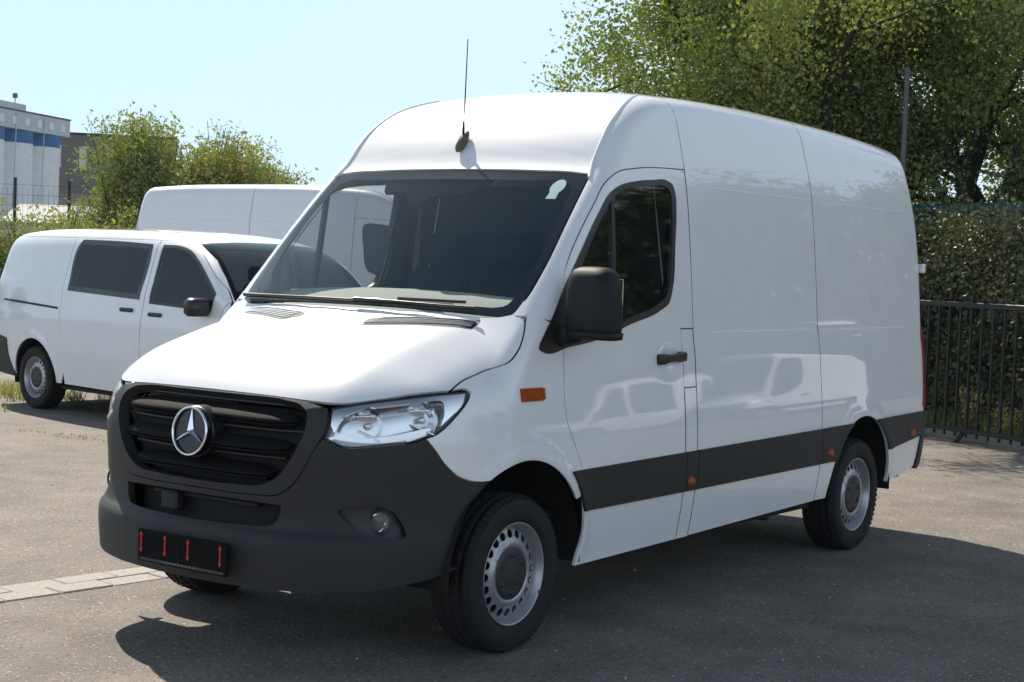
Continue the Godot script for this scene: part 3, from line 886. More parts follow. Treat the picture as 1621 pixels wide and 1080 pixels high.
	put(np, "plate_strip", boxes([[Vector3(0, -.056, -.0085), Vector3(.50, .012, .003), Basis(), .001]]), M.plate_strip)
	put(np, "plate_joint", boxes([[Vector3(.02, .006, -.0082), Vector3(.003, .104, .002)]]), M.black)
	for k in 9: put(np, "plate_mark", boxes([[Vector3(.10 - k * .022, -.056, -.0102), Vector3(.013, .005, .001)]]), M.plate_mark)
	for ax in [.2425, .098, -.04, -.228]:
		var st := SurfaceTool.new()
		st.begin(Mesh.PRIMITIVE_TRIANGLES)
		add_box(st, Vector3(ax, .014, -.0085), Vector3(.0075, .058, .003))
		for e in [1.0, -1.0]:
			for w in [Vector3(ax - .011, .014 + e * .028, -.0099), Vector3(ax, .014 + e * .046, -.0099), Vector3(ax + .011, .014 + e * .028, -.0099)] if e < 0 else [Vector3(ax + .011, .014 + e * .028, -.0099), Vector3(ax, .014 + e * .046, -.0099), Vector3(ax - .011, .014 + e * .028, -.0099)]: st.add_vertex(w)
		st.generate_normals()
		put(np, "red_arrow", st.commit(), M.red)
	# --- wheels, wells and underside
	for sg in [-1.0, 1.0]:
		for z in [1.0, 4.656]:
			var wh := make_wheel(v, Vector3(sg * .868, .345, z), sg > 0)
			if sg < 0 and z < 2.0: put(wh, "red_mark", boxes([[Vector3(-.1045, -.105, .195), Vector3(.003, .016, .010), Basis(Vector3(1, 0, 0), .5)]]), M.red)
		for z in [1.0, 4.656]: put(v, "wheel_well", strip_arc(Vector2(z, .36), .495, sg * .99, sg * .60, -3, 183), M.black)
	put(v, "underbody", boxes([[Vector3(0, .36, 3.0), Vector3(1.1, .14, 5.2)], [Vector3(0, .345, 2.82), Vector3(1.86, .05, 2.5)], [Vector3(0, .40, 5.40), Vector3(1.7, .08, .5)], [Vector3(0, .40, .45), Vector3(1.3, .06, .70)], [Vector3(-.78, .30, 3.75), Vector3(.07, .07, .06)]]), M.black)
	put(v, "axle", boxes([[Vector3(0, .33, 4.656), Vector3(1.5, .10, .10)], [Vector3(0, .31, 1.0), Vector3(1.5, .08, .10)]]), M.black)
	# dark structure behind the shut lines
	for z in [[2.36, 2.56], [3.98, 4.06]]:
		var bk := rect(-.74, z[0], 1.05, z[1])
		panel(v, "pillar_frame", "R", bk, [], M.black, 0.1, -0.02, 0.0, 0.0, 2)
	# --- cab
	var prof := [Vector2(1.04, 1.44), Vector2(1.12, 1.485), Vector2(1.30, 1.535), Vector2(1.43, 1.555), Vector2(1.52, 1.545), Vector2(1.56, 1.48), Vector2(1.56, 1.20), Vector2(1.48, .98), Vector2(1.05, .98)]
	var dst := SurfaceTool.new()
	dst.begin(Mesh.PRIMITIVE_TRIANGLES)
	for i in prof.size():
		var a: Vector2 = prof[i]
		var b: Vector2 = prof[(i + 1) % prof.size()]
		dst.set_smooth_group(1 if i < 5 else -1)
		for e in 8:
			var x0 := lerpf(-.80, .80, e / 8.0)
			var x1 := lerpf(-.80, .80, (e + 1) / 8.0)
			for w in [Vector3(x0, a.y, a.x), Vector3(x0, b.y, b.x), Vector3(x1, b.y, b.x), Vector3(x0, a.y, a.x), Vector3(x1, b.y, b.x), Vector3(x1, a.y, a.x)]:
				if w.z < 1.35 and w.y > 1.0: w.z += .22 * w.x * w.x * (1.0 if w.z < 1.2 else .5)
				if w.y > 1.4: w.y -= .05 * w.x * w.x
				dst.add_vertex(w)
	dst.generate_normals()
	var cab := put(v, "dashboard", dst.commit(), M.dash)
	put(cab, "instrument_hood", loft([[Vector3(-.62, 1.49, 1.48), Vector3(0, .02, 0), Vector3(0, 0, .08), 3.0], [Vector3(-.56, 1.49, 1.47), Vector3(0, .045, 0), Vector3(0, 0, .11), 3.0], [Vector3(-.28, 1.49, 1.47), Vector3(0, .045, 0), Vector3(0, 0, .11), 3.0], [Vector3(-.22, 1.49, 1.48), Vector3(0, .02, 0), Vector3(0, 0, .08), 3.0]], 24), M.interior)
	put(cab, "air_slot", boxes([[Vector3(-.2, 1.497, 1.14), Vector3(.55, .012, .016), Basis(Vector3(1, 0, 0), -.25)], [Vector3(-.3, 1.512, 1.20), Vector3(.40, .012, .012), Basis(Vector3(1, 0, 0), -.25)]]), M.black)
	var sw := Node3D.new()
	sw.name = "steering_wheel"
	v.add_child(sw, true)
	sw.position = Vector3(-.42, 1.33, 1.78)
	sw.rotation.x = -0.75
	var rn := []
	for k in 13: rn.append_array([0.014 * sin(TAU * k / 12), 0.19 + 0.014 * cos(TAU * k / 12)])
	put(sw, "steering_rim", lathe(rn, 40, "z", false), M.interior)
	put(sw, "steering_hub", boxes([[Vector3.ZERO, Vector3(.15, .12, .04), Basis(), .015], [Vector3.ZERO, Vector3(.36, .03, .02), Basis(), .008], [Vector3(0, -.09, 0), Vector3(.03, .18, .02), Basis(), .008]]), M.interior)
	for sx in [-.45, .12, .55]:
		var se := Node3D.new()
		se.name = "seat"
		v.add_child(se, true)
		se.position = Vector3(sx, .9, 2.05)
		put(se, "seat_cushion", boxes([[Vector3(0, 0, 0), Vector3(.46, .16, .48), Basis(), .05]]), M.seat)
		put(se, "seat_back", boxes([[Vector3(0, .40, .27), Vector3(.46, .72, .14), Basis(Vector3(1, 0, 0), .18), .05]]), M.seat)
		put(se, "headrest", boxes([[Vector3(0, .86, .35), Vector3(.26, .19, .10), Basis(Vector3(1, 0, 0), .18), .04]]), M.seat)
	put(v, "bulkhead", boxes([[Vector3(0, 1.28, 2.57), Vector3(1.74, 1.68, .02)]]), M.bulkhead)
	put(v, "cab_floor", boxes([[Vector3(0, .55, 1.95), Vector3(1.7, .03, 1.25)], [Vector3(0, .85, 1.02), Vector3(1.5, .7, .03)]]), M.black)
	put(v, "roof_lining", boxes([[Vector3(0, 2.19, 2.24), Vector3(1.60, .02, .62)], [Vector3(0, 2.16, 1.885), Vector3(1.1, .02, .11)]]), M.lining)
	return v

# ---------------------------------------------------------------- the smaller van
func make_small_van() -> Node3D:
	var b := Body.new()
	b.vito = true
	b.recess = false
	b.cup = Vector3(9, 9, 0)
	b.arch_r = 0.40
	b.WY = Body.tab([.2, .4, .6, .8, 1.0, 1.2, 1.30, 1.36, 1.5, 1.75, 1.9], [.91, .93, .957, .966, .962, .945, .932, .914, .880, .812, .76], 4)
	b.WT = Body.tab([0, 1.2, 3, 4.6, 5.14], [0, 0, 0, -.008, -.06])
	b.FZ = Body.tab([.15, .3, .5, .7, .85, .95], [.08, .0, -.01, .02, .08, .16])
	b.PX = Body.tab([0, .3, .6, .8, .9, .96, 1.0], [0, .02, .10, .24, .38, .55, .75])
	b.HZ = Body.tab([0, .1, .3, .6, 1.0, 5.2], [.80, .89, 1.01, 1.11, 1.2, 1.2])
	b.HX = Body.tab([0, .4, .7, .9], [0, .012, .045, .11])
	b.GZ = Body.tab([.0, .85, 1.0, 1.12, 1.35, 1.55, 1.70, 1.80, 1.90], [.48, .48, .50, .60, .84, 1.08, 1.29, 1.49, 1.9])
	b.GC = Body.tab([1.0, 1.8], [.16, .12])
	b.TZ = Body.tab([1.2, 1.6, 2.0, 2.6, 3.5, 4.6, 5.1], [1.77, 1.835, 1.88, 1.905, 1.91, 1.885, 1.83])
	b.TX = Body.tab([0, .4, .7, .85], [0, .012, .05, .11])
	b.RZ = Body.tab([.4, .8, 1.2, 1.6, 1.85], [5.08, 5.12, 5.10, 5.02, 4.93])
	b.arches = [Vector2(.895, .33), Vector2(4.095, .33)]
	B = b
	var v := thing("crew_van", "low white van with a dark side window behind its front door, beside the big van", "van")
	var P: Material = M.paint
	var top := 1.795
	var r1 := Vector2(4.095, .33)
	var r0 := Vector2(.895, .33)
	var q := loop([[3.60, .30, 3.70, .30], arc(r1, .405, 184, -2, 30), [4.50, .31, 4.62, .33, 4.66, .70], [4.66, .70, 5.0, .74], [5.0, .74, 5.02, 1.2, 4.93, 1.6, 4.86, top], [4.86, top, 3.585, top], [3.585, top, 3.585, .9, 3.545, .42, 3.60, .30]])
	panel(v, "rear_quarter_panel", "S", q, [], P, 0.05, 0.0, 0.003, 0.014, 2)
	panel(v, "rear_bumper", "S", loop([[4.48, .31, 5.03, .34], [5.03, .34, 5.05, .76], [5.05, .76, 4.66, .71], [4.66, .71, 4.62, .50, 4.48, .31]]), [], M.plastic, 0.06, 0.012, 0.0, 0.03, 2)
	var win := loop([[3.50, 1.272, 2.21, 1.215], [2.21, 1.215, 2.20, 1.76, 2.23, 1.782], [2.23, 1.782, 3.42, 1.80, 3.47, 1.77], [3.47, 1.77, 3.50, 1.272]])
	win = loop([[3.50, 1.255, 2.22, 1.215], [2.22, 1.215, 2.195, 1.70, 2.21, 1.752], [2.21, 1.752, 2.8, 1.77, 3.44, 1.775], [3.44, 1.775, 3.47, 1.74, 3.50, 1.255]])
	var sd := loop([[3.535, .30, 3.545, .42, 3.585, .9, 3.585, top], [3.585, top, 2.12, top], [2.12, top, 2.14, 1.2, 2.16, .9, 2.14, .29], [2.14, .29, 3.535, .30]])
	var hole := Geometry2D.offset_polygon(win, -0.05)[0]
	var d1 := panel(v, "sliding_door", "S", sd, [hole], P, 0.05, 0.0, 0.003, 0.014, 2)
	for k in 2:
		M["w0"] = M["w0"] if k else cut(skin("S", 0.004), win, [hole], 0.08, 0.0, 0.01)
		M["w1"] = M["w1"] if k else cut(skin("S", 0.001), hole, [], 0.1, 0.0, 0.0)
		put(d1[k], "window_border", mesh_of(M["w0"], k == 1), M.black_gloss)
		put(d1[k], "window_pane", mesh_of(M["w1"], k == 1), M.dark_glass)
	var fd := loop([[2.115, top, 1.75, 1.785, 1.55, 1.745, 1.36, 1.645, 1.12, 1.48, .94, 1.35, .85, 1.26], [.85, 1.26, .95, 1.02, .99, .9, 1.12, .72, 1.28, .62, 1.32, .40, 1.31, .29], [1.31, .29, 2.135, .29], [2.135, .29, 2.155, .9, 2.135, 1.2, 2.115, top]])
	var fw := loop([[2.03, 1.75, 1.75, 1.74, 1.57, 1.70, 1.40, 1.61, 1.18, 1.45, 1.02, 1.32], [1.02, 1.32, 1.06, 1.155], [1.06, 1.155, 2.05, 1.185], [2.05, 1.185, 2.03, 1.75]])
	var fh := Geometry2D.offset_polygon(fw, -0.03)[0]
	var d2 := panel(v, "front_door", "S", fd, [fh], P, 0.05, 0.0, 0.003, 0.014, 2)
	for k in 2:
		M["w2"] = M["w2"] if k else cut(skin("S", 0.004), fw, [fh], 0.08, 0.0, 0.01)
		M["w3"] = M["w3"] if k else cut(skin("S", 0.001), fh, [], 0.1, 0.0, 0.0)
		put(d2[k], "window_border", mesh_of(M["w2"], k == 1), M.plastic_smooth)
		put(d2[k], "window_pane", mesh_of(M["w3"], k == 1), M.dark_glass)
		var sx := -1.0 if k == 0 else 1.0
		for e in [[d1[k], 2.40, 1.11], [d2[k], 1.92, 1.085]]:
			put(e[0], "door_handle", boxes([[Vector3(sx * .972, e[2], e[1]), Vector3(.03, .04, .22), Basis(), .014]]), M.plastic_smooth)
		if k == 1: put(v, "door_rail", boxes([[Vector3(.968, 1.095, 4.17), Vector3(.014, .022, 1.06), Basis(Vector3(1, 0, 0), -.045), .004]]), M.plastic)
		var mi := put(v, "door_mirror", loft([[Vector3(sx * 1.06, 1.11, 1.12), Vector3(0, 0, .06), Vector3(.09, 0, 0), 3.0], [Vector3(sx * 1.06, 1.14, 1.12), Vector3(0, 0, .085), Vector3(.12, 0, 0), 3.0], [Vector3(sx * 1.06, 1.24, 1.12), Vector3(0, 0, .085), Vector3(.12, 0, 0), 3.0], [Vector3(sx * 1.06, 1.275, 1.13), Vector3(0, 0, .05), Vector3(.08, 0, 0), 2.6]], 28), M.plastic_smooth)
		put(mi, "mirror_arm", boxes([[Vector3(sx * .94, 1.14, 1.14), Vector3(.12, .06, .08), Basis(), .015]]), M.plastic_smooth)
	# pillars, wings, roof, bonnet, glass
	var wing := loop([[.40, .92, .55, 1.0, .68, 1.06, .78, 1.13], [.78, 1.13, .85, 1.255], [.85, 1.255, .95, 1.02, .99, .9, 1.12, .72, 1.27, .62], arc(r0, .405, 44, 150, 24), [.50, .56, .40, .70, .38, .84, .40, .92]])
	panel(v, "front_wing", "C", s2c(wing), [], P, 0.05, 0.0, 0.003, 0.014, 2)
	var ws := both([[0, 1.80, -.5, 1.785, -.71, 1.765], [-.71, 1.765, -.79, 1.46, -.85, 1.20], [-.85, 1.20, -.5, 1.165, 0, 1.16]], 0.0)
	var wp: Array = panel(v, "windscreen", "F", ws, [], M.dark_glass, 0.08, -0.001, 0.003, 0.0)
	panel(wp[0], "windscreen_border", "F", ws, [Geometry2D.offset_polygon(ws, -0.05)[0]], M.black_gloss, 0.08, -0.006, 0.003, 0.0)
	var aline := s2r(smooth([.85, 1.26, .94, 1.35, 1.12, 1.48, 1.36, 1.645, 1.55, 1.745, 1.75, 1.785, 2.115, top]))
	var rr := aline[aline.size() - 1].x
	var fr := func(x: float, y: float) -> Vector2:
		var p := B.at("F", x, y)
		return Vector2(atan2(p.y - 1.0, -p.x), p.z)
	var wsr := PackedVector2Array()
	for e in [[-.70, 1.765], [-.745, 1.62], [-.79, 1.46], [-.825, 1.33], [-.85, 1.20]]: wsr.append(fr.call(e[0], e[1]))
	panel(v, "window_pillar", "R", loop([aline, [rr, 2.115, rr + .06, 2.115], [rr + .06, 2.115, wsr[0].x + .05, wsr[0].y + .03], wsr]), [], P, 0.04, 0.0, 0.001, 0.01, 2)
	var edge := s2r(smooth([2.115, top, 3.0, top, 4.0, top, 4.86, top]))
	var rt := PackedVector2Array()
	for e in [[0.0, 1.80], [-.3, 1.797], [-.5, 1.785], [-.70, 1.767]]: rt.append(fr.call(e[0], e[1]))
	var roof := both([rt, [wsr[0].x + .04, wsr[0].y + .02, rr + .058, 2.112], [rr + .058, 2.112, rr + .001, 2.116], edge, [edge[edge.size() - 1].x, 4.86, 1.2, 4.93, PI / 2, 4.95]], PI / 2)
	panel(v, "roof", "R", roof, [], P, 0.05, 0.0, 0.001, 0.01)
	var hf := PackedVector2Array()
	for w in smooth([0, .905, .3, .905, .56, .91, .80, .925]):
		var pt := B.at("C", w.x, w.y)
		hf.append(Vector2(pt.x, pt.z))
	for w in smooth([.40, .92, .55, 1.0, .68, 1.06, .78, 1.13]):
		var pt := B.at("S", w.x, w.y)
		hf.append(Vector2(pt.x, pt.z))
	var hood := both([hf, [hf[hf.size() - 1].x, hf[hf.size() - 1].y, -.5, .68, 0, .62]], 0.0)
	panel(v, "bonnet", "T", hood, [], P, 0.06, 0.0, 0.003, 0.014)
	var bump := both([[0, .80, .30, .80, .42, .72, .62, .66, .80, .62, .98, .58], s2c(arc(r0, .405, 155, 180, 8)), [1.03, .25, .5, .24, 0, .24]], 0.0)
	var nose := both([[0, .90, .3, .90, .56, .905, .80, .92], [.80, .92, .90, .80, .98, .585], [.98, .585, .80, .62, .62, .66, .42, .72, .30, .80, 0, .80]], 0.0)
	panel(v, "bumper", "C", bump, [], M.plastic, 0.06, 0.0, 0.002, 0.02)
	panel(v, "nose_panel", "C", nose, [], P, 0.05, 0.0, 0.002, 0.014)
	panel(v, "grille", "C", both([[0, .87, .28, .87, .38, .80], [.38, .80, .30, .70, 0, .70]], 0.0), [], M.black, 0.08, 0.006, 0.0, 0.01)
	panel(v, "headlight", "C", loop([[.46, .76, .55, .86, .84, .90], [.84, .90, .80, .78, .62, .70, .46, .76]]), [], M.chrome_soft, 0.06, 0.004, 0.0, 0.01, 2)
	panel(v, "rear_door", "B", both([[0, .40, -.82, .40], [-.82, .40, -.85, 1.0, -.78, 1.5, -.70, 1.80], [-.70, 1.80, 0, 1.85]], 0.0), [], P, 0.1, 0.0, 0.003, 0.02)
	panel(v, "tail_lamp", "S", loop([[4.97, .78, 5.06, .78], [5.06, .78, 5.04, 1.25], [5.04, 1.25, 4.95, 1.25], [4.95, 1.25, 4.97, .78]]), [], M.red_glass, 0.06, 0.008, 0.0, 0.02, 2)
	for sg in [-1.0, 1.0]:
		for z in [.895, 4.095]:
			make_wheel(v, Vector3(sg * .845, .328, z), sg > 0, 0.945)
			put(v, "wheel_well", strip_arc(Vector2(z, .33), .415, sg * .94, sg * .55, -12, 192), M.black)
	put(v, "underbody", boxes([[Vector3(0, .30, 2.6), Vector3(1.1, .14, 4.6)], [Vector3(0, .28, 2.5), Vector3(1.74, .05, 2.2)], [Vector3(0, .26, 2.5), Vector3(1.80, .03, 2.3)], [Vector3(0, .36, 4.75), Vector3(1.5, .08, .4)]]), M.black)
	put(v, "dashboard", boxes([[Vector3(0, .98, 1.15), Vector3(1.5, .26, .5), Basis(), .06]]), M.dash)
	put(v, "cab_floor", boxes([[Vector3(0, .52, 2.4), Vector3(1.6, .03, 2.6)], [Vector3(0, 1.1, 3.62), Vector3(1.5, 1.3, .02)], [Vector3(0, .7, .95), Vector3(1.3, .6, .03)]]), M.bulkhead)
	for z in [1.85, 2.95]:
		for sx in [-.45, .0, .45]:
			if z < 2.0 and sx == 0.0: continue
			var se := Node3D.new()
			se.name = "seat"
			v.add_child(se, true)
			se.position = Vector3(sx, .72, z)
			put(se, "seat_cushion", boxes([[Vector3(0, 0, 0), Vector3(.44, .16, .48), Basis(), .05]]), M.seat)
			put(se, "seat_back", boxes([[Vector3(0, .36, .24), Vector3(.44, .64, .13), Basis(Vector3(1, 0, 0), .2), .05]]), M.seat)
			put(se, "headrest", boxes([[Vector3(0, .76, .33), Vector3(.26, .18, .10), Basis(Vector3(1, 0, 0), .2), .04]]), M.seat)
	return v

# ---------------------------------------------------------------- plants
func leaf_clump(n: int, spread: float, size: float, width: float, seed_n: int, droop := 0.0) -> ArrayMesh:
	var r := RandomNumberGenerator.new()
	r.seed = seed_n
	var V := PackedVector3Array()
	var N := PackedVector3Array()
	for i in n:
		var c := Vector3(r.randfn(), r.randfn(), r.randfn()) * spread * 0.5
		var d := Vector3(r.randfn(), r.randfn() - droop, r.randfn()).normalized()
		var s := d.cross(Vector3(r.randfn(), r.randfn() + 0.6, r.randfn())).normalized()
		var l := size * r.randf_range(0.7, 1.3)
		var w := s * l * width
		var up := s.cross(d).normalized()
		var a := c
		var tip := c + d * l
		var m1 := c + d * l * 0.45 + w + up * l * 0.10
		var m2 := c + d * l * 0.45 - w + up * l * 0.10
		for q in [a, m1, tip, a, tip, m2]: V.append(q)
		var n1 := (m1 - a).cross(tip - a).normalized()
		var n2 := (tip - a).cross(m2 - a).normalized()
		for k in 3: N.append(-n1)
		for k in 3: N.append(-n2)
	var arr := []
	arr.resize(Mesh.ARRAY_MAX)
	arr[Mesh.ARRAY_VERTEX] = V
	arr[Mesh.ARRAY_NORMAL] = N
	var m := ArrayMesh.new()
	m.add_surface_from_arrays(Mesh.PRIMITIVE_TRIANGLES, arr)
	return m

func scatter(parent: Node, called: String, mesh: Mesh, m: Material, places: Array, tints: Array) -> MultiMeshInstance3D:   # places: Transform3D
	var mm := MultiMesh.new()
	mm.transform_format = MultiMesh.TRANSFORM_3D
	mm.use_colors = true
	mm.mesh = mesh
	mm.instance_count = places.size()
	for i in places.size():
		mm.set_instance_transform(i, places[i])
		mm.set_instance_color(i, tints[i])
	var o := MultiMeshInstance3D.new()
	o.name = called
	o.multimesh = mm
	o.material_override = m
	o.set_meta("kind", "stuff")
	parent.add_child(o, true)
	return o

func spin(at: Vector3, s: float) -> Transform3D:
	return Transform3D(Basis.from_euler(Vector3(rng.randf() * TAU, rng.randf() * TAU, rng.randf() * TAU)).scaled(Vector3.ONE * s), at)

func grow(st: SurfaceTool, ends: Array, p: Vector3, d: Vector3, length: float, radius: float, level: int, lift: float) -> void:
	var pts := [p]
	var rad := [radius]
	var n := 5
	var cur := p
	var dir := d
	for i in n:
		dir = (dir + Vector3(rng.randfn(), rng.randfn() * 0.6 + lift, rng.randfn()) * 0.16).normalized()
		cur += dir * length / n
		pts.append(cur)
		rad.append(radius * lerpf(1.0, 0.5, float(i + 1) / n))
		if level <= 2: ends.append([cur, level])
	add_tube(st, pts, rad, 8 if radius > 0.05 else 5, false)
	if level == 0: return
	var kids := 4 if level > 1 else 4
	for k in kids:
		var t := rng.randi_range(3 if level > 2 else 2, n) if k else n
		var q: Vector3 = pts[t]
		var side := dir.cross(Vector3(rng.randfn(), rng.randfn(), rng.randfn())).normalized()
		var nd := (dir * rng.randf_range(0.45, 0.9) + side * rng.randf_range(0.5, 0.95)).normalized()
		grow(st, ends, q, nd, length * rng.randf_range(0.46, 0.70), rad[t] * rng.randf_range(0.55, 0.8), level - 1, lift)

# stems: [base offset, direction, length, radius]
func make_tree(called: String, label: String, category: String, at: Vector3, stems: Array, levels: int, per_end: int, leaf: Mesh, m: Material, tone: Array, scatter_r: float, group := "") -> Node3D:
	var t := thing(called, label, category, at, 0.0, group)
	var ends := []
	var st := SurfaceTool.new()
	st.begin(Mesh.PRIMITIVE_TRIANGLES)
	for s in stems: grow(st, ends, s[0], s[1].normalized(), s[2], s[3], levels, s[4] if s.size() > 4 else 0.15)
	st.generate_normals()
	put(t, "trunk", st.commit(), M.bark)
	var places := []
	var tints := []
	for e in ends:
		var cl := rng.randf()
		if rng.randf() < 0.52: continue
		for k in (per_end if e[1] < 2 else maxi(1, per_end / 3)):
			var p: Vector3 = e[0] + Vector3(rng.randfn(), rng.randfn(), rng.randfn()) * scatter_r
			places.append(spin(p, rng.randf_range(0.7, 1.25)))
			var c: Color = tone[0].lerp(tone[1], clampf(cl * 0.6 + rng.randf() * 0.4, 0, 1))
			if tone.size() > 2 and rng.randf() < 0.06: c = tone[2]
			tints.append(c)
	scatter(t, "crown", leaf, m, places, tints)
	return t

func make_bush(called: String, label: String, at: Vector3, lobes: Array, count: int, leaf: Mesh, m: Material, tone: Array, twigs := 10, group := "") -> Node3D:
	var t := thing(called, label, "shrub", at, 0.0, group)
	var st := SurfaceTool.new()
	st.begin(Mesh.PRIMITIVE_TRIANGLES)
	var places := []
	var tints := []
	var total := 0.0
	for l in lobes: total += l[1].x * l[1].y
	for l in lobes:
		var tw := maxi(2, int(twigs * l[1].x * l[1].y / total))
		for k in tw:
			var e: Vector3 = Vector3(rng.randfn(), absf(rng.randfn()) + 0.4, rng.randfn()).normalized() * l[1] * rng.randf_range(0.9, 1.25) + l[0]
			var b := Vector3(l[0].x * 0.6 + rng.randfn() * 0.2, 0, l[0].z * 0.6 + rng.randfn() * 0.2)
			var mid: Vector3 = b.lerp(e, 0.5) + Vector3(rng.randfn(), rng.randfn(), rng.randfn()) * 0.12
			add_tube(st, [b, mid, e], [0.03, 0.016, 0.005], 5, false)
			for j in 10:
				var p := mid.lerp(e, rng.randf_range(0.2, 1.0)) + Vector3(rng.randfn(), rng.randfn(), rng.randfn()) * 0.07
				places.append(spin(p, rng.randf_range(0.4, 0.8)))
				tints.append(tone[0].lerp(tone[1], rng.randf()))
		for k in int(count * l[1].x * l[1].y / total):
			var d := Vector3(rng.randfn(), rng.randfn(), rng.randfn()).normalized()
			var f := pow(rng.randf(), 0.62)
			var bump := 1.0 + 0.38 * sin(d.x * 7.0 + l[0].x * 9.0) * sin(d.y * 6.0 + 1.0) * sin(d.z * 8.0 + 2.0)
			var p: Vector3 = l[0] + d * l[1] * f * bump
			if p.y < 0.02: continue
			places.append(spin(p, rng.randf_range(0.7, 1.3)))
			var c: Color = tone[0].lerp(tone[1], rng.randf())
			if tone.size() > 2 and rng.randf() < l[2]: c = tone[2].lerp(tone[1], rng.randf() * 0.4)
			tints.append(c)
	st.generate_normals()
	put(t, "stems", st.commit(), M.bark)
	scatter(t, "foliage", leaf, m, places, tints)
	return t

# ---------------------------------------------------------------- textures
func air(d: Vector3, sun: Vector3) -> Vector3:    # radiance of a clear sky: pale near the horizon and below the sun, deeper blue elsewhere
	var el := rad_to_deg(asin(clampf(d.y, -1, 1)))
	if el < 0.0: return Vector3(.22, .22, .20)
	var az := Vector2(d.x, d.z).normalized()
	var sa := Vector2(sun.x, sun.z).normalized()
	var da := rad_to_deg(acos(clampf(az.dot(sa), -1, 1)))
	var w := exp(-pow(da / 42.0, 2.0))
	var c := Vector3(.56, .69, .85).lerp(Vector3(.47, .66, .78), w)
	c += Vector3(.13, .11, .07) * exp(-el / 7.0)
	c = c.lerp(Vector3(.065, .09, .14), smoothstep(11.0, 56.0, el))
	var g := rad_to_deg(acos(clampf(d.dot(sun), -1, 1)))
	return c + Vector3(.42, .44, .44) * exp(-g / 14.0)

func sky_image(sun: Vector3) -> ImageTexture:
	var w := 512
	var h := 256
	var im := Image.create(w, h, false, Image.FORMAT_RGBF)
	for y in h:
		var th := PI * (y + 0.5) / h
		for x in w:
			var ph := TAU * (x + 0.5) / w
			var c := air(Vector3(sin(ph) * sin(th), cos(th), -cos(ph) * sin(th)), sun)
			im.set_pixel(x, y, Color(c.x, c.y, c.z))
	return ImageTexture.create_from_image(im)

func noise_tex(freq: float, ramp: Array, size := 512, octaves := 3, seed_n := 1, kind := FastNoiseLite.TYPE_SIMPLEX_SMOOTH) -> NoiseTexture2D:
	var n := FastNoiseLite.new()
	n.noise_type = kind
	n.frequency = freq
	n.fractal_octaves = octaves
	n.seed = seed_n
	var t := NoiseTexture2D.new()
	t.width = size
	t.height = size
	t.seamless = true
	t.normalize = true
	t.noise = n
	var g := Gradient.new()
	var off := PackedFloat32Array()
	var col := PackedColorArray()
	for e in ramp:
		off.append(e[0])
		col.append(e[1])
	g.offsets = off
	g.colors = col
	t.color_ramp = g
	return t

func tri(m: StandardMaterial3D, scale: float) -> StandardMaterial3D:
	m.uv1_triplanar = true
	m.uv1_world_triplanar = true
	m.uv1_scale = Vector3.ONE * scale
	return m

func grey(v: float) -> Color:
	return lin(v, v, v)

func asphalt_image() -> ImageTexture:     # worn asphalt with pale stone chips, 1024 px for 2.4 m
	var n := 1024
	var r := RandomNumberGenerator.new()
	r.seed = 5
	var f1 := FastNoiseLite.new()
	f1.frequency = 0.006
	f1.seed = 3
	f1.fractal_octaves = 4
	var base := f1.get_seamless_image(n, n)
	var im := Image.create(n, n, false, Image.FORMAT_RGB8)
	for y in n:
		for x in n:
			var b := base.get_pixel(x, y).r - 0.5
			var g := 0.455 + b * 0.10 + r.randf_range(-0.05, 0.05)
			im.set_pixel(x, y, Color(g * 1.02, g * 0.975, g * 0.925))
	for k in 30000:
		var x := r.randi_range(0, n - 3)
		var y := r.randi_range(0, n - 3)
		var g := 0.46 + r.randfn() * 0.155
		var w := 2 + int(r.randf() < 0.6) + int(r.randf() < 0.25)
		var h := 1 + int(r.randf() < 0.6) + int(r.randf() < 0.4)
		var tint := r.randf_range(-0.03, 0.05)
		im.fill_rect(Rect2i(x, y, w, h), Color(clampf(g * 1.02 + tint, 0.12, 0.95), clampf(g * .975, 0.12, 0.95), clampf(g * .925 - tint * 1.2, 0.12, 0.95)))
	return ImageTexture.create_from_image(im)

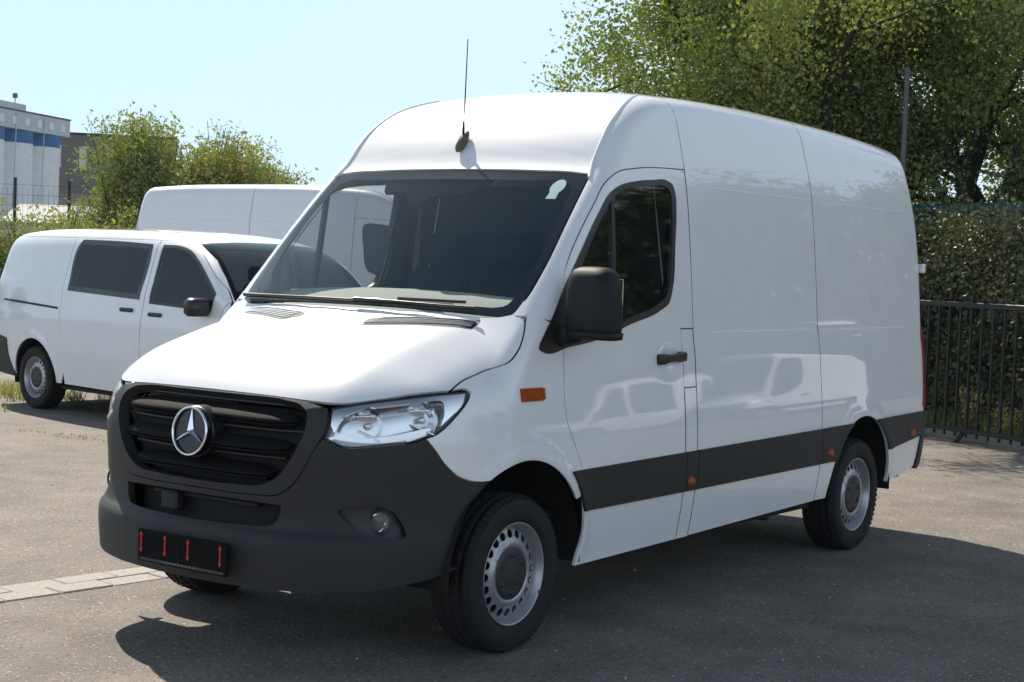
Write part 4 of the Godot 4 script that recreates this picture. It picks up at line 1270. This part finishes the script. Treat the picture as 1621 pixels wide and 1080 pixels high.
func make_materials() -> void:
	var p := mat("paint", lin(.83, .855, .89), 0.38)
	p.albedo_texture = noise_tex(0.015, [[0.0, Color(.972, .97, .965)], [0.5, Color(.99, .989, .987)], [1.0, Color.WHITE]], 512, 5, 61)
	tri(p, 0.45)
	p.uv1_world_triplanar = false
	p.clearcoat_enabled = true
	p.clearcoat = 1.0
	p.clearcoat_roughness = 0.025
	mat("plastic", lin(.019, .0195, .021), 0.55)
	tri(M.plastic, 9.0)
	M.plastic.uv1_world_triplanar = false
	M.plastic.heightmap_enabled = true
	M.plastic.heightmap_scale = 0.12
	M.plastic.heightmap_texture = noise_tex(0.16, [[0.0, Color.BLACK], [1.0, Color.WHITE]], 512, 2, 4)
	mat("plastic_fine", lin(.014, .014, .016), 0.58)
	M.plastic_fine.metallic_specular = 0.35
	mat("plastic_smooth", lin(.018, .018, .020), 0.38)
	mat("black_gloss", lin(.006, .006, .007), 0.12)
	mat("matte", lin(.012, .012, .013), 1.0)
	M.matte.metallic_specular = 0.1
	mat("black", lin(.006, .006, .006), 0.8)
	var g := mat("glass", lin(.035, .085, .115, .17), 0.03)
	g.transparency = BaseMaterial3D.TRANSPARENCY_ALPHA
	g = mat("side_glass", lin(.004, .008, .009, .45), 0.03)
	g.transparency = BaseMaterial3D.TRANSPARENCY_ALPHA
	g = mat("dark_glass", lin(.006, .013, .016, .72), 0.02)
	g.metallic_specular = 0.35
	g.transparency = BaseMaterial3D.TRANSPARENCY_ALPHA
	g = mat("lamp_glass", lin(.9, .93, .95, .03), 0.02)
	g.transparency = BaseMaterial3D.TRANSPARENCY_ALPHA
	g = mat("orange_glass", lin(.45, .07, .010, .72), 0.12)
	g.transparency = BaseMaterial3D.TRANSPARENCY_ALPHA
	mat("orange_dark", lin(.45, .09, .012), 0.4)
	mat("red_glass", lin(.22, .008, .008), 0.08)
	mat("red", lin(.55, .015, .02), 0.4)
	mat("chrome", lin(.82, .84, .87), 0.07, 1.0)
	mat("chrome_soft", lin(.72, .74, .77), 0.22, 1.0)
	mat("lamp_grey", lin(.30, .32, .35), 0.22, 0.9)
	mat("mirror", lin(.85, .87, .9), 0.02, 1.0)
	mat("rubber", lin(.011, .011, .0115), 0.8)
	mat("grille", lin(.007, .007, .008), 0.7)
	M.grille.metallic_specular = 0.25
	mat("vent_slat", lin(.22, .225, .23), 0.5)
	mat("rim", lin(.40, .41, .43), 0.33, 0.6)
	mat("cap", lin(.03, .03, .035), 0.5)
	mat("antenna", lin(.09, .08, .05), 0.55)
	mat("plate", lin(.006, .0065, .007), 0.6)
	M.plate.metallic_specular = 0.2
	mat("plate_strip", lin(.035, .037, .04), 0.5)
	mat("plate_mark", lin(.16, .17, .18), 0.6)
	mat("sticker", lin(.28, .55, .56), 0.5)
	mat("interior", lin(.030, .032, .034), 0.7)
	mat("dash", lin(.46, .53, .49), 0.9)
	mat("seat", lin(.010, .011, .013), 0.9)
	mat("bulkhead", lin(.035, .04, .045), 0.8)
	mat("lining", lin(.16, .165, .165), 0.9)
	# ground
	var a := mat("asphalt", Color.WHITE, 0.86)
	a.albedo_texture = asphalt_image()
	tri(a, 1.0 / 3.4)
	a.detail_enabled = true
	a.detail_blend_mode = BaseMaterial3D.BLEND_MODE_MUL
	a.detail_uv_layer = BaseMaterial3D.DETAIL_UV_2
	a.detail_albedo = noise_tex(0.012, [[0.0, Color(.84, .83, .82)], [0.4, Color(.94, .935, .93)], [0.7, Color(.98, .975, .97)], [1.0, Color(1, 1, 1)]], 1024, 5, 11)
	a.uv2_scale = Vector3.ONE * (1.0 / 17.0)
	a.heightmap_enabled = true
	a.heightmap_scale = 0.35
	a.heightmap_texture = noise_tex(0.2, [[0.0, Color.BLACK], [1.0, Color.WHITE]], 512, 3, 9)
	var c := mat("paver", Color.WHITE, 0.9)
	c.albedo_texture = noise_tex(0.05, [[0.0, lin(.27, .26, .24)], [0.5, lin(.36, .345, .32)], [1.0, lin(.43, .41, .38)]], 512, 5, 21)
	tri(c, 1.1)
	c.heightmap_enabled = true
	c.heightmap_scale = 0.2
	c.heightmap_texture = noise_tex(0.15, [[0.0, Color.BLACK], [1.0, Color.WHITE]], 512, 3, 22)
	var e := mat("earth", Color.WHITE, 0.95)
	e.albedo_texture = noise_tex(0.03, [[0.0, lin(.05, .06, .02)], [0.5, lin(.11, .11, .05)], [1.0, lin(.20, .18, .11)]], 512, 5, 23)
	tri(e, 0.5)
	mat("earth_tint", Color.WHITE, 0.9).vertex_color_use_as_albedo = true
	var m := mat("leaf", Color.WHITE, 0.7)
	m.vertex_color_use_as_albedo = true
	m.backlight_enabled = true
	m.backlight = lin(.66, .72, .20)
	m.metallic_specular = 0.22
	m = mat("hedge_leaf", Color.WHITE, 0.45)
	m.vertex_color_use_as_albedo = true
	m.backlight_enabled = true
	m.backlight = lin(.35, .42, .15)
	m = mat("bark", Color.WHITE, 0.9)
	m.albedo_texture = noise_tex(0.06, [[0.0, lin(.022, .018, .014)], [0.6, lin(.06, .05, .04)], [1.0, lin(.12, .105, .085)]], 256, 4, 31)
	tri(m, 2.0)
	m.uv1_world_triplanar = false
	mat("fence", lin(.008, .009, .011), 0.45)
	mat("fence_post", lin(.03, .034, .036), 0.5)
	mat("wire", lin(.05, .055, .055), 0.5, 0.3)
	m = mat("silo", Color.WHITE, 0.8)
	m.albedo_texture = noise_tex(0.02, [[0.0, lin(.74, .75, .77)], [0.5, lin(.82, .83, .85)], [1.0, lin(.88, .88, .89)]], 512, 5, 41)
	tri(m, 0.08)
	mat("silo_blue", lin(.03, .14, .36), 0.7)
	mat("silo_grey", lin(.56, .58, .62), 0.8)
	mat("dark_wall", lin(.13, .12, .118), 0.85)
	mat("dark_wall_low", lin(.22, .20, .18), 0.85)
	mat("shed_white", lin(.40, .41, .42), 0.8)
	mat("teal", lin(.02, .10, .10), 0.6)
	mat("galvanised", lin(.12, .13, .135), 0.6, 0.3)
	mat("concrete", lin(.30, .285, .26), 0.9)

# ---------------------------------------------------------------- surroundings
func sheet(called: String, pts: Array, y: float, m: Material) -> MeshInstance3D:     # flat polygon of Vector2(x, z)
	var q := PackedVector2Array(pts)
	var t := Geometry2D.triangulate_polygon(q)
	var st := SurfaceTool.new()
	st.begin(Mesh.PRIMITIVE_TRIANGLES)
	for i in range(0, t.size(), 3):
		var a := q[t[i]]
		var b := q[t[i + 1]]
		var c := q[t[i + 2]]
		if (b - a).cross(c - a) < 0.0:
			var s := b
			b = c
			c = s
		for w in [a, b, c]:
			st.set_normal(Vector3.UP)
			st.set_uv(w)
			st.set_uv2(w)
			st.add_vertex(Vector3(w.x, y, w.y))
	return put(self, called, st.commit(), m)

func blades(n: int, h: float, seed_n: int) -> ArrayMesh:
	var r := RandomNumberGenerator.new()
	r.seed = seed_n
	var V := PackedVector3Array()
	var N := PackedVector3Array()
	for i in n:
		var b := Vector3(r.randfn() * 0.05, 0, r.randfn() * 0.05)
		var l := h * r.randf_range(0.5, 1.2)
		var d := Vector3(r.randfn() * 0.35, 1.0, r.randfn() * 0.35).normalized()
		var s := Vector3(r.randfn(), 0, r.randfn()).normalized() * 0.005
		var mid := b + d * l * 0.6
		var tip := b + (d + Vector3(r.randfn(), 0, r.randfn()) * 0.3) * l
		for q in [b - s, mid - s * 0.8, b + s, b + s, mid - s * 0.8, mid + s * 0.8, mid - s * 0.8, tip, mid + s * 0.8]:
			V.append(q)
			N.append((s.cross(d).normalized() + Vector3(0, 0.6, 0)).normalized())
	var arr := []
	arr.resize(Mesh.ARRAY_MAX)
	arr[Mesh.ARRAY_VERTEX] = V
	arr[Mesh.ARRAY_NORMAL] = N
	var m := ArrayMesh.new()
	m.add_surface_from_arrays(Mesh.PRIMITIVE_TRIANGLES, arr)
	return m

const FQ := Vector3(1.4, 0, 11.93)
const FD := Vector3(0.894, 0, 0.447)
const FN := Vector3(-0.447, 0, 0.894)

func along(s: float, back: float, y := 0.0) -> Vector3:     # a point s metres along the dark fence and some way behind it
	return FQ + FD * s + FN * back + Vector3(0, y, 0)

func make_dark_fence() -> void:
	var yaw := atan2(-FD.z, FD.x)
	var f := thing("railing_fence", "dark metal railing fence with spiked pickets along the yard's far edge behind the big van", "fence", along(-3.0, 0.0), yaw)
	var len := 11.0
	put(f, "top_rail", boxes([[Vector3(len / 2, 1.44, 0), Vector3(len, .055, .045), Basis(), .004]]), M.fence)
	put(f, "bottom_rail", boxes([[Vector3(len / 2, .135, 0), Vector3(len, .05, .045), Basis(), .004]]), M.fence)
	var st := SurfaceTool.new()
	st.begin(Mesh.PRIMITIVE_TRIANGLES)
	add_box(st, Vector3(0, .77, 0), Vector3(.022, 1.40, .022))
	add_box(st, Vector3(0, 1.50, 0), Vector3(.030, .012, .030))
	st.set_smooth_group(-1)
	var top := Vector3(0, 1.56, 0)
	var c := [Vector3(-.013, 1.506, -.013), Vector3(.013, 1.506, -.013), Vector3(.013, 1.506, .013), Vector3(-.013, 1.506, .013)]
	for k in 4:
		for w in [c[k], c[(k + 1) % 4], top]: st.add_vertex(w)
	st.generate_normals()
	var pm := st.commit()
	var z := 0.0
	while z < len:
		put(f, "picket", pm, M.fence, Vector3(z, 0, 0))
		z += 0.157
	for k in 5: put(f, "post", boxes([[Vector3([.08, 4.0, 7.0, 9.0, 10.9][k], .80, .0), Vector3(.06, 1.6, .06), Basis(), .004]]), M.fence)

func make_mesh_fence() -> void:
	var a := Vector3(31.0, 0, 5.65)
	var b := Vector3(17.0, 0, 21.6)
	var d := (b - a).normalized()
	var f := thing("mesh_fence", "tall thin wire mesh fence on dark posts in front of the silos and shrubs", "fence", a, atan2(-d.z, d.x))
	var len := a.distance_to(b)
	var x := 0.0
	while x < len:
		put(f, "post", boxes([[Vector3(x, 1.52, 0), Vector3(.06, 3.05, .06)]]), M.fence_post)
		x += 1.05
	var st := SurfaceTool.new()
	st.begin(Mesh.PRIMITIVE_TRIANGLES)
	for k in 15: add_box(st, Vector3(len / 2, .1 + k * .2, .03), Vector3(len, .006, .006))
	x = 0.0
	while x < len:
		add_box(st, Vector3(x, 1.45, .035), Vector3(.005, 2.8, .005))
		x += 0.1
	st.generate_normals()
	var w := put(f, "wire_mesh", st.commit(), M.wire)
	w.set_meta("kind", "stuff")

func make_silos() -> void:
	var p0 := Vector3(154.8, 0, 115.6)
	var p1 := Vector3(160.95, 0, 130.4)
	var d := (p1 - p0).normalized()
	var nrm := Vector3(-d.z, 0, d.x)      # towards the yard
	if nrm.x > 0: nrm = -nrm
	var len := p0.distance_to(p1)
	var s := thing("grain_silo_block", "white grain silos with a blue band, far left behind the mesh fence", "silo", p1, atan2(d.z, -d.x))
	# own x runs from the near-right corner leftwards (away from p1 towards p0), own -z or +z faces the yard
	var face := -1.0 if (Basis(Vector3.UP, atan2(d.z, -d.x)) * Vector3(0, 0, 1)).dot(nrm) < 0 else 1.0
	for k in 4:
		var x := 3.3 + k * 6.6
		var c := put(s, "silo_cell", lathe([0.0, 3.28, 14.0, 3.28], 48, "y", false), M.silo, Vector3(x, 0, -face * 3.3))
		put(c, "blue_band", lathe([14.0, 3.30, 15.6, 3.30], 48, "y", false), M.silo_blue)
	put(s, "upper_storey", boxes([[Vector3(13.2, 16.6, -face * 3.5), Vector3(26.4, 2.1, 7.0)]]), M.silo_grey)
	put(s, "roof_edge", boxes([[Vector3(13.2, 17.73, -face * 3.5), Vector3(26.6, .18, 7.2)]]), M.dark_wall)
	put(s, "roof_box", boxes([[Vector3(6.5, 18.55, -face * 6.0), Vector3(7.0, 1.5, 3.0)]]), M.silo_grey)
	put(s, "mast", tube([Vector3(12.6, 17.8, -face * .5), Vector3(12.6, 19.4, -face * .5)], [.07], 6), M.silo_grey)
	put(s, "mast_head", boxes([[Vector3(12.6, 19.5, -face * .5), Vector3(.5, .6, .5), Basis(), .1]]), M.galvanised)
	for k in 3: put(s, "downpipe", tube([Vector3(6.6 * (k + 1), .2, -face * 0.25), Vector3(6.6 * (k + 1), 17.4, -face * 0.0 + face * .1)], [.07], 6), M.silo_grey)
	for k in 7: put(s, "window", boxes([[Vector3(1.9 + k * 2.9, 16.5, face * .04), Vector3(.9, .9, .1)]]), M.silo)
	# the dark hall next to it
	var h := thing("dark_hall", "dark flat-roofed hall beside the silos, half hidden by the tall shrub", "building", Vector3(173.8, 0, 148.5), 0.80)
	put(h, "wall", boxes([[Vector3(0, 4.5, 0), Vector3(17, 9.0, 12)]]), M.dark_wall_low)
	put(h, "upper_wall", boxes([[Vector3(0, 13.0, 0), Vector3(17.2, 8.0, 12.2)]]), M.dark_wall)
	put(h, "roof_edge", boxes([[Vector3(0, 17.15, 0), Vector3(17.5, .3, 12.5)]]), M.black)
	for k in 5: put(h, "window", boxes([[Vector3(-6.6 + k * 3.4, 14.0, -6.12), Vector3(1.0, 3.0, .1)]]), M.silo_grey)
	var w := thing("white_shed", "low white shed with a pale roof below the silos", "building", Vector3(88.0, 0, 70.5), 0.7)
	put(w, "wall", boxes([[Vector3(0, 1.6, 0), Vector3(7, 3.2, 5)]]), M.silo_grey)
	put(w, "roof", boxes([[Vector3(0, 3.9, .4), Vector3(7.6, .2, 6.4), Basis(Vector3(1, 0, 0), -.22)]]), M.shed_white)

# ---------------------------------------------------------------- the scene
func _ready() -> void:
	rng.seed = 20240
	# camera
	var cam := Camera3D.new()
	cam.name = "camera"
	cam.basis = Basis(Vector3(-0.8139494, 0.03719451, 0.57974386), Vector3(0.05815144, 0.99815253, 0.01760525), Vector3(-0.57801798, 0.04804272, -0.81460857)).orthonormalized()
	cam.position = Vector3(-4.97774, 1.69788, -4.72869)
	cam.fov = 23.84
	cam.near = 0.05
	cam.far = 2000.0
	add_child(cam)
	cam.current = true
	# sky
	var env := Environment.new()
	var sky := Sky.new()
	var towards_sun := Vector3(0.856, 1.0, 0.45).normalized()
	var sm := PanoramaSkyMaterial.new()
	sm.panorama = sky_image(towards_sun)
	sky.sky_material = sm
	env.background_mode = Environment.BG_SKY
	env.sky = sky
	env.tonemap_mode = Environment.TONE_MAPPER_LINEAR
	env.tonemap_exposure = 1.34
	env.fog_enabled = true
	env.fog_density = 0.0002
	env.fog_light_color = Color(0.80, 0.90, 1.0)
	env.sdfgi_enabled = true
	env.ssao_enabled = true
	env.ssil_enabled = true
	var we := WorldEnvironment.new()
	we.name = "world_environment"
	we.environment = env
	add_child(we)
	# sun: high, behind and to the right of the van
	var sun := DirectionalLight3D.new()
	sun.name = "sun"
	sun.light_energy = 1.6
	sun.light_color = Color(1.0, 0.955, 0.89)
	sun.light_angular_distance = 0.5
	sun.shadow_enabled = true
	add_child(sun)
	sun.look_at_from_position(towards_sun * 50.0, Vector3.ZERO, Vector3.UP)
	make_materials()
	# ground
	structure(sheet("ground", [Vector2(-900, -900), Vector2(900, -900), Vector2(900, 900), Vector2(-900, 900)], -0.012, M.earth))
	var e0 := along(9.5, 0.30)
	var e1 := along(-40.0, 0.30)
	structure(sheet("asphalt_yard", [Vector2(-45, -40), Vector2(22, -40), Vector2(19.5, 6.0), Vector2(15.5, 13.5), Vector2(e0.x, e0.z), Vector2(e1.x, e1.z)], 0.0, M.asphalt))
	# paved gutter, two rows of concrete setts
	var gut := Node3D.new()
	gut.name = "paved_gutter"
	add_child(gut)
	structure(gut)
	var gm := []
	for k in 4: gm.append(boxes([[Vector3.ZERO, Vector3(.158 + rng.randf_range(-.003, .003), .05, .296 + rng.randf_range(-.006, .004)), Basis(), .006]]))
	var gd := Vector3(-.105, 0, .9945)
	var gx := Vector3(.9945, 0, .105)
	for row in 2:
		for k in 48:
			var at := Vector3(1.49, -.019, .28) + gd * ((k - 24) * .305 + row * .14) + gx * (row - 0.5) * .166
			at.y += rng.randf_range(-.002, .003)
			var sett := put(gut, "paver", gm[rng.randi() % 4], M.paver, at)
			sett.rotation = Vector3(rng.randfn() * .003, -.105 + rng.randfn() * .004, rng.randfn() * .004)
	# buildings far left
	make_silos()
	# the vans
	var van := make_van()
	var small := make_small_van()
	small.position = Vector3(4.585, 0, 6.457)
	small.rotation.y = 1.4316
	again(van, "white high-roof van parked behind the low crew van, seen past the big van's windscreen", Vector3(6.634, 0, 12.643), 1.8632)
	again(small, "white crew van outside the picture, mirrored in the big van's side, nearer one", Vector3(-17.5, 0, 24.5), 0.35)
	again(van, "white high-roof van outside the picture, mirrored in the big van's side behind the crew van", Vector3(-14.2, 0, 26.5), 0.30)
	# fences and kerb
	make_dark_fence()
	make_mesh_fence()
	var kerb := put(self, "kerb", boxes([[Vector3.ZERO, Vector3(14, .16, .12), Basis(), .015]]), M.concrete, along(2.0, 0.34, 0.0))
	kerb.rotation.y = atan2(-FD.z, FD.x)
	structure(kerb)
	# lamp post behind the trees
	var lp := thing("slim_pole", "slim grey pole rising into the tree branches behind the big van's rear corner", "pole", Vector3(3.09, 0, 15.2))
	put(lp, "pole", tube([Vector3.ZERO, Vector3(0, 2.4, 0), Vector3(0, 4.4, 0)], [.045, .038, .032], 12), M.galvanised)
	# teal shed behind the hedge
	var yaw := atan2(-FD.z, FD.x)
	var sh := thing("teal_shed", "low teal metal shed behind the dark hedge on the right", "building", along(1.3, 4.6), yaw)
	put(sh, "wall", boxes([[Vector3(0, 1.3, 0), Vector3(8, 2.6, 2.0)]]), M.teal)
	put(sh, "roof", boxes([[Vector3(0, 2.66, 0), Vector3(8.3, .14, 2.4), Basis(), .02]]), M.teal)
	# planting
	var lf := leaf_clump(14, .27, .060, .40, 3)
	var lf2 := leaf_clump(18, .28, .044, .42, 4)
	var lf3 := leaf_clump(12, .22, .085, .20, 5, 0.3)
	var g_dark := lin(.030, .048, .010)
	var g_mid := lin(.060, .084, .014)
	var g_lime := lin(.135, .155, .022)
	var up := Vector3.UP
	var il := Vector3(.814, 0, -.58)      # towards the picture's left
	make_tree("multi_stem_tree", "tall many-stemmed tree with yellow-green leaves behind the big van's roof", "tree", Vector3(4.75, 0, 17.8), [[il * .25, up + il * .10, 4.4, .19], [il * .05, up + il * .03, 4.8, .21], [-il * .2, up - il * .20, 4.6, .19], [il * .45, up + il * .24, 4.0, .16], [-il * .3 + Vector3(0, 0, .3), up - il * .46 + Vector3(.1, 0, .15), 4.4, .17], [il * .15 - Vector3(.2, 0, .3), up + il * .12 - Vector3(.12, 0, .15), 4.4, .17], [-il * .1 + Vector3(.2, 0, .4), up - il * .05 + Vector3(.1, 0, .15), 4.6, .17]], 3, 9, lf, M.leaf, [g_mid, g_lime, lin(.16, .11, .02)], .15, "trees behind the railing fence")
	make_tree("broad_tree", "dark broad tree with a thick slanting limb at the picture's right edge", "tree", Vector3(3.61, 0, 17.15), [[Vector3.ZERO, up * 1.0 - il * .55, 3.6, .17], [Vector3(.1, 0, .2), up + il * .25, 4.4, .15], [-il * .3, up - il * .25 + Vector3(0, 0, .3), 4.4, .14], [-il * .2, up * .8 - il * 1.0, 3.6, .12]], 3, 10, lf, M.leaf, [g_dark, g_mid], .16, "trees behind the railing fence")
	make_tree("far_tree", "loose green tree growing between the broad tree and the picture's right corner", "tree", Vector3(1.6, 0, 19.5), [[Vector3.ZERO, up + il * .2, 4.5, .16], [Vector3(.2, 0, 0), up - il * .4, 4.3, .14], [Vector3(.2, 0, .2), up * 1.0 + il * .6, 4.2, .13]], 3, 8, lf, M.leaf, [g_dark, g_mid], .17, "trees behind the railing fence")
	# hedge along the railing
	var hp := []
	var ht := []
	var hn := FastNoiseLite.new()
	hn.seed = 9
	hn.frequency = 0.012
	for k in 15500:
		var s := rng.randf_range(-2.7, 8.5)
		var b := 1.15 + absf(rng.randfn()) * .55
		var h := 2.16 + .22 * sin(s * 1.7) + .15 * sin(s * 4.1 + 1.0)
		var y := rng.randf_range(.05, 1.0) * h
		if b > 1.6: y = minf(y + rng.randf() * .4, h)
		b += .12 * sin(s * 5.0 + y * 4.0)
		var clump := hn.get_noise_2d(s * 100.0, y * 100.0) + .5 * hn.get_noise_2d(s * 330.0 + 50.0, y * 330.0)
		if clump < -.16 and rng.randf() < .65 and b < 1.9: continue
		if clump > .1: b -= .14
		hp.append(spin(along(s, b, y), rng.randf_range(.7, 1.3)))
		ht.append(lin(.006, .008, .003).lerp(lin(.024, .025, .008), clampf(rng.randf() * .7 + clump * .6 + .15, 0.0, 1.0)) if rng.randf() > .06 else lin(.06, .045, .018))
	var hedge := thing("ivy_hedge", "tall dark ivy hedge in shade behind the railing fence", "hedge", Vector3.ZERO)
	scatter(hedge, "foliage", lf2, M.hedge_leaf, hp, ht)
	var hst := SurfaceTool.new()
	hst.begin(Mesh.PRIMITIVE_TRIANGLES)
	for k in 60:
		var s := rng.randf_range(-2.6, 8.0)
		add_tube(hst, [along(s, 1.7, 0), along(s + rng.randfn() * .2, 1.6, 1.2), along(s + rng.randfn() * .4, 1.5, 2.3)], [.03, .02, .008], 5, false)
	hst.generate_normals()
	put(hedge, "stems", hst.commit(), M.bark)
	# shrubs far left
	var y_green := lin(.095, .115, .020)
	var o_green := lin(.060, .075, .022)
	var rust := lin(.30, .10, .03)
	make_bush("tall_shrub", "tallest green shrub left of the vans, behind the mesh fence", Vector3(17.6, 0, 16.0), [[Vector3(0, 1.7, 0), Vector3(1.3, 1.7, 1.3), .10], [Vector3(.5, 3.1, -.3), Vector3(.95, 1.1, .95), .0], [Vector3(-.7, 2.8, .7), Vector3(1.0, 1.1, 1.0), .12], [Vector3(.9, 1.5, -.9), Vector3(.7, 1.2, .7), .05], [Vector3(-.1, 2.75, 1.4), Vector3(1.0, 1.05, 1.0), .15]], 5600, lf3, M.leaf, [o_green, y_green, rust], 110, "shrubs along the mesh fence")
	make_bush("round_shrub", "sparse shrub with bare twigs above the white high-roof van", Vector3(17.9, 0, 18.6), [[Vector3(0, 1.6, 0), Vector3(1.2, 1.6, 1.2), .10], [Vector3(.1, 2.6, .1), Vector3(1.1, .9, 1.1), .14], [Vector3(-1.0, 2.2, 1.4), Vector3(.9, .8, .9), .18]], 2600, lf3, M.leaf, [o_green, y_green, rust], 110, "shrubs along the mesh fence")
	make_bush("russet_shrub", "shrub with rust-brown dead leaves above the low crew van's roof", Vector3(16.4, 0, 15.5), [[Vector3(0, 1.2, 0), Vector3(.9, 1.2, .9), .40], [Vector3(-.5, 1.9, .6), Vector3(.65, .8, .65), .6], [Vector3(.5, 1.2, -.6), Vector3(.6, .6, .6), .05]], 1500, lf3, M.leaf, [o_green, y_green, rust], 25, "shrubs along the mesh fence")
	make_bush("low_shrub", "low yellowish shrub at the left edge above the crew van's rear roof", Vector3(17.2, 0, 13.1), [[Vector3(0, 1.1, 0), Vector3(1.3, 1.2, 1.0), .10], [Vector3(.9, 1.4, -1.0), Vector3(.9, 1.0, .9), .06], [Vector3(-.6, 1.3, 1.1), Vector3(.9, 1.0, .8), .14]], 2400, lf3, M.leaf, [o_green, y_green, lin(.30, .17, .05)], 30, "shrubs along the mesh fence")
	# dark tree row beyond the yard on the side that the van's flank mirrors
	var lfb := leaf_clump(20, 1.5, .34, .45, 8)
	for e in [[-33, 26, "nearest"], [-26.5, 34, "second"], [-19, 40, "middle"], [-11, 45, "fourth"], [-3, 49.5, "farthest"]]:
		var bt := make_bush("round_tree", "%s of five dark round trees outside the picture, mirrored in the big van's window" % e[2], Vector3(e[0], 0, e[1]), [[Vector3(0, 5.6, 0), Vector3(4.6, 5.6, 4.6), .0], [Vector3(2.8, 4.6, -1.5), Vector3(3.6, 4.7, 3.4), .0], [Vector3(-2.6, 4.8, 1.8), Vector3(3.6, 5.0, 3.4), .0]], 3200, lfb, M.hedge_leaf, [lin(.010, .016, .005), lin(.03, .04, .012)], 12, "trees beyond the yard")
		bt.set_meta("category", "tree")
	# greenery left of the picture, along the same fence
	for e in [[34, 9, "nearest the mesh fence"], [47, 3, "in the middle"], [58, -8, "farthest left"]]:
		make_bush("round_tree", "round green tree outside the picture left of the silos, %s" % e[2], Vector3(e[0], 0, e[1]), [[Vector3(0, 2.6, 0), Vector3(2.8, 2.7, 2.8), .03], [Vector3(2.0, 2.0, -1.8), Vector3(2.2, 2.2, 2.2), .05], [Vector3(-1.8, 2.2, 1.8), Vector3(2.2, 2.3, 2.2), .05]], 2200, leaf_clump(16, .8, .16, .4, 12), M.leaf, [o_green, y_green, rust], 30, "trees left of the picture").set_meta("category", "tree")
	# loose grit on the asphalt
	var gp := []
	var gt := []
	var pebble := boxes([[Vector3.ZERO, Vector3(.012, .007, .009), Basis(Vector3(.3, .8, .5).normalized(), .7), .002]])
	for k in 420:
		var p := Vector3(rng.randf_range(-6, 7), .002, rng.randf_range(-3.5, 9))
		gp.append(spin(p, rng.randf_range(.35, 1.3)))
		gt.append(lin(.30, .28, .25).lerp(lin(.10, .08, .05), rng.randf()))
	tag(scatter(self, "grit", pebble, M.earth_tint, gp, gt), "loose grit and crumbs scattered over the asphalt yard", "grit")
	# weeds
	var bl := blades(16, .16, 7)
	var wp := []
	var wt := []
	for k in 1000:
		wp.append(Transform3D(Basis(up, rng.randf() * TAU).scaled(Vector3.ONE * rng.randf_range(.6, 1.9)), along(rng.randf_range(-2.6, 7), rng.randf_range(.42, 1.25), 0.0)))
		wt.append(lin(.03, .045, .010).lerp(lin(.10, .10, .03), rng.randf()))
	var gs := scatter(self, "grass", bl, M.leaf, wp, wt)
	tag(gs, "strip of weedy grass behind the railing fence under the hedge", "grass")
	wp = []
	wt = []
	for k in 170:
		var p := Vector3(10.3, 0, 6.9) + Vector3(rng.randfn() * .9, 0, rng.randfn() * .35) if k < 90 else Vector3(6.6, 0, 4.75) + Vector3(rng.randfn() * .35, 0, rng.randfn() * .09)
		wp.append(Transform3D(Basis(up, rng.randf() * TAU).scaled(Vector3.ONE * (rng.randf_range(.5, 1.2) if k < 90 else rng.randf_range(.06, .16))), p))
		wt.append(lin(.05, .065, .015).lerp(lin(.15, .13, .05), rng.randf()))
	gs = scatter(self, "grass", bl, M.leaf, wp, wt)
	tag(gs, "grass tufts and moss on the ground beside the low crew van", "grass")
	for e in [[-.38, .62, .46], [-.95, .58, .36], [-1.33, .66, .40]]:
		var n: int = [-.38, -.95, -1.33].find(e[0])
		make_bush("yellow_weed", ["tallest sunlit yellow weed behind the railing fence, nearest the big van", "second sunlit yellow weed behind the railing from the big van", "third sunlit yellow weed behind the railing, nearest the picture's edge"][n], along(e[0] + .3, e[1]), [[Vector3(0, e[2] * .5, 0), Vector3(.05, e[2] * .5, .05), .0]], 60, leaf_clump(8, .07, .035, .3, 40 + n), M.leaf, [lin(.25, .24, .03), lin(.36, .33, .05)], 8, "weeds behind the railing fence").set_meta("category", "weed")
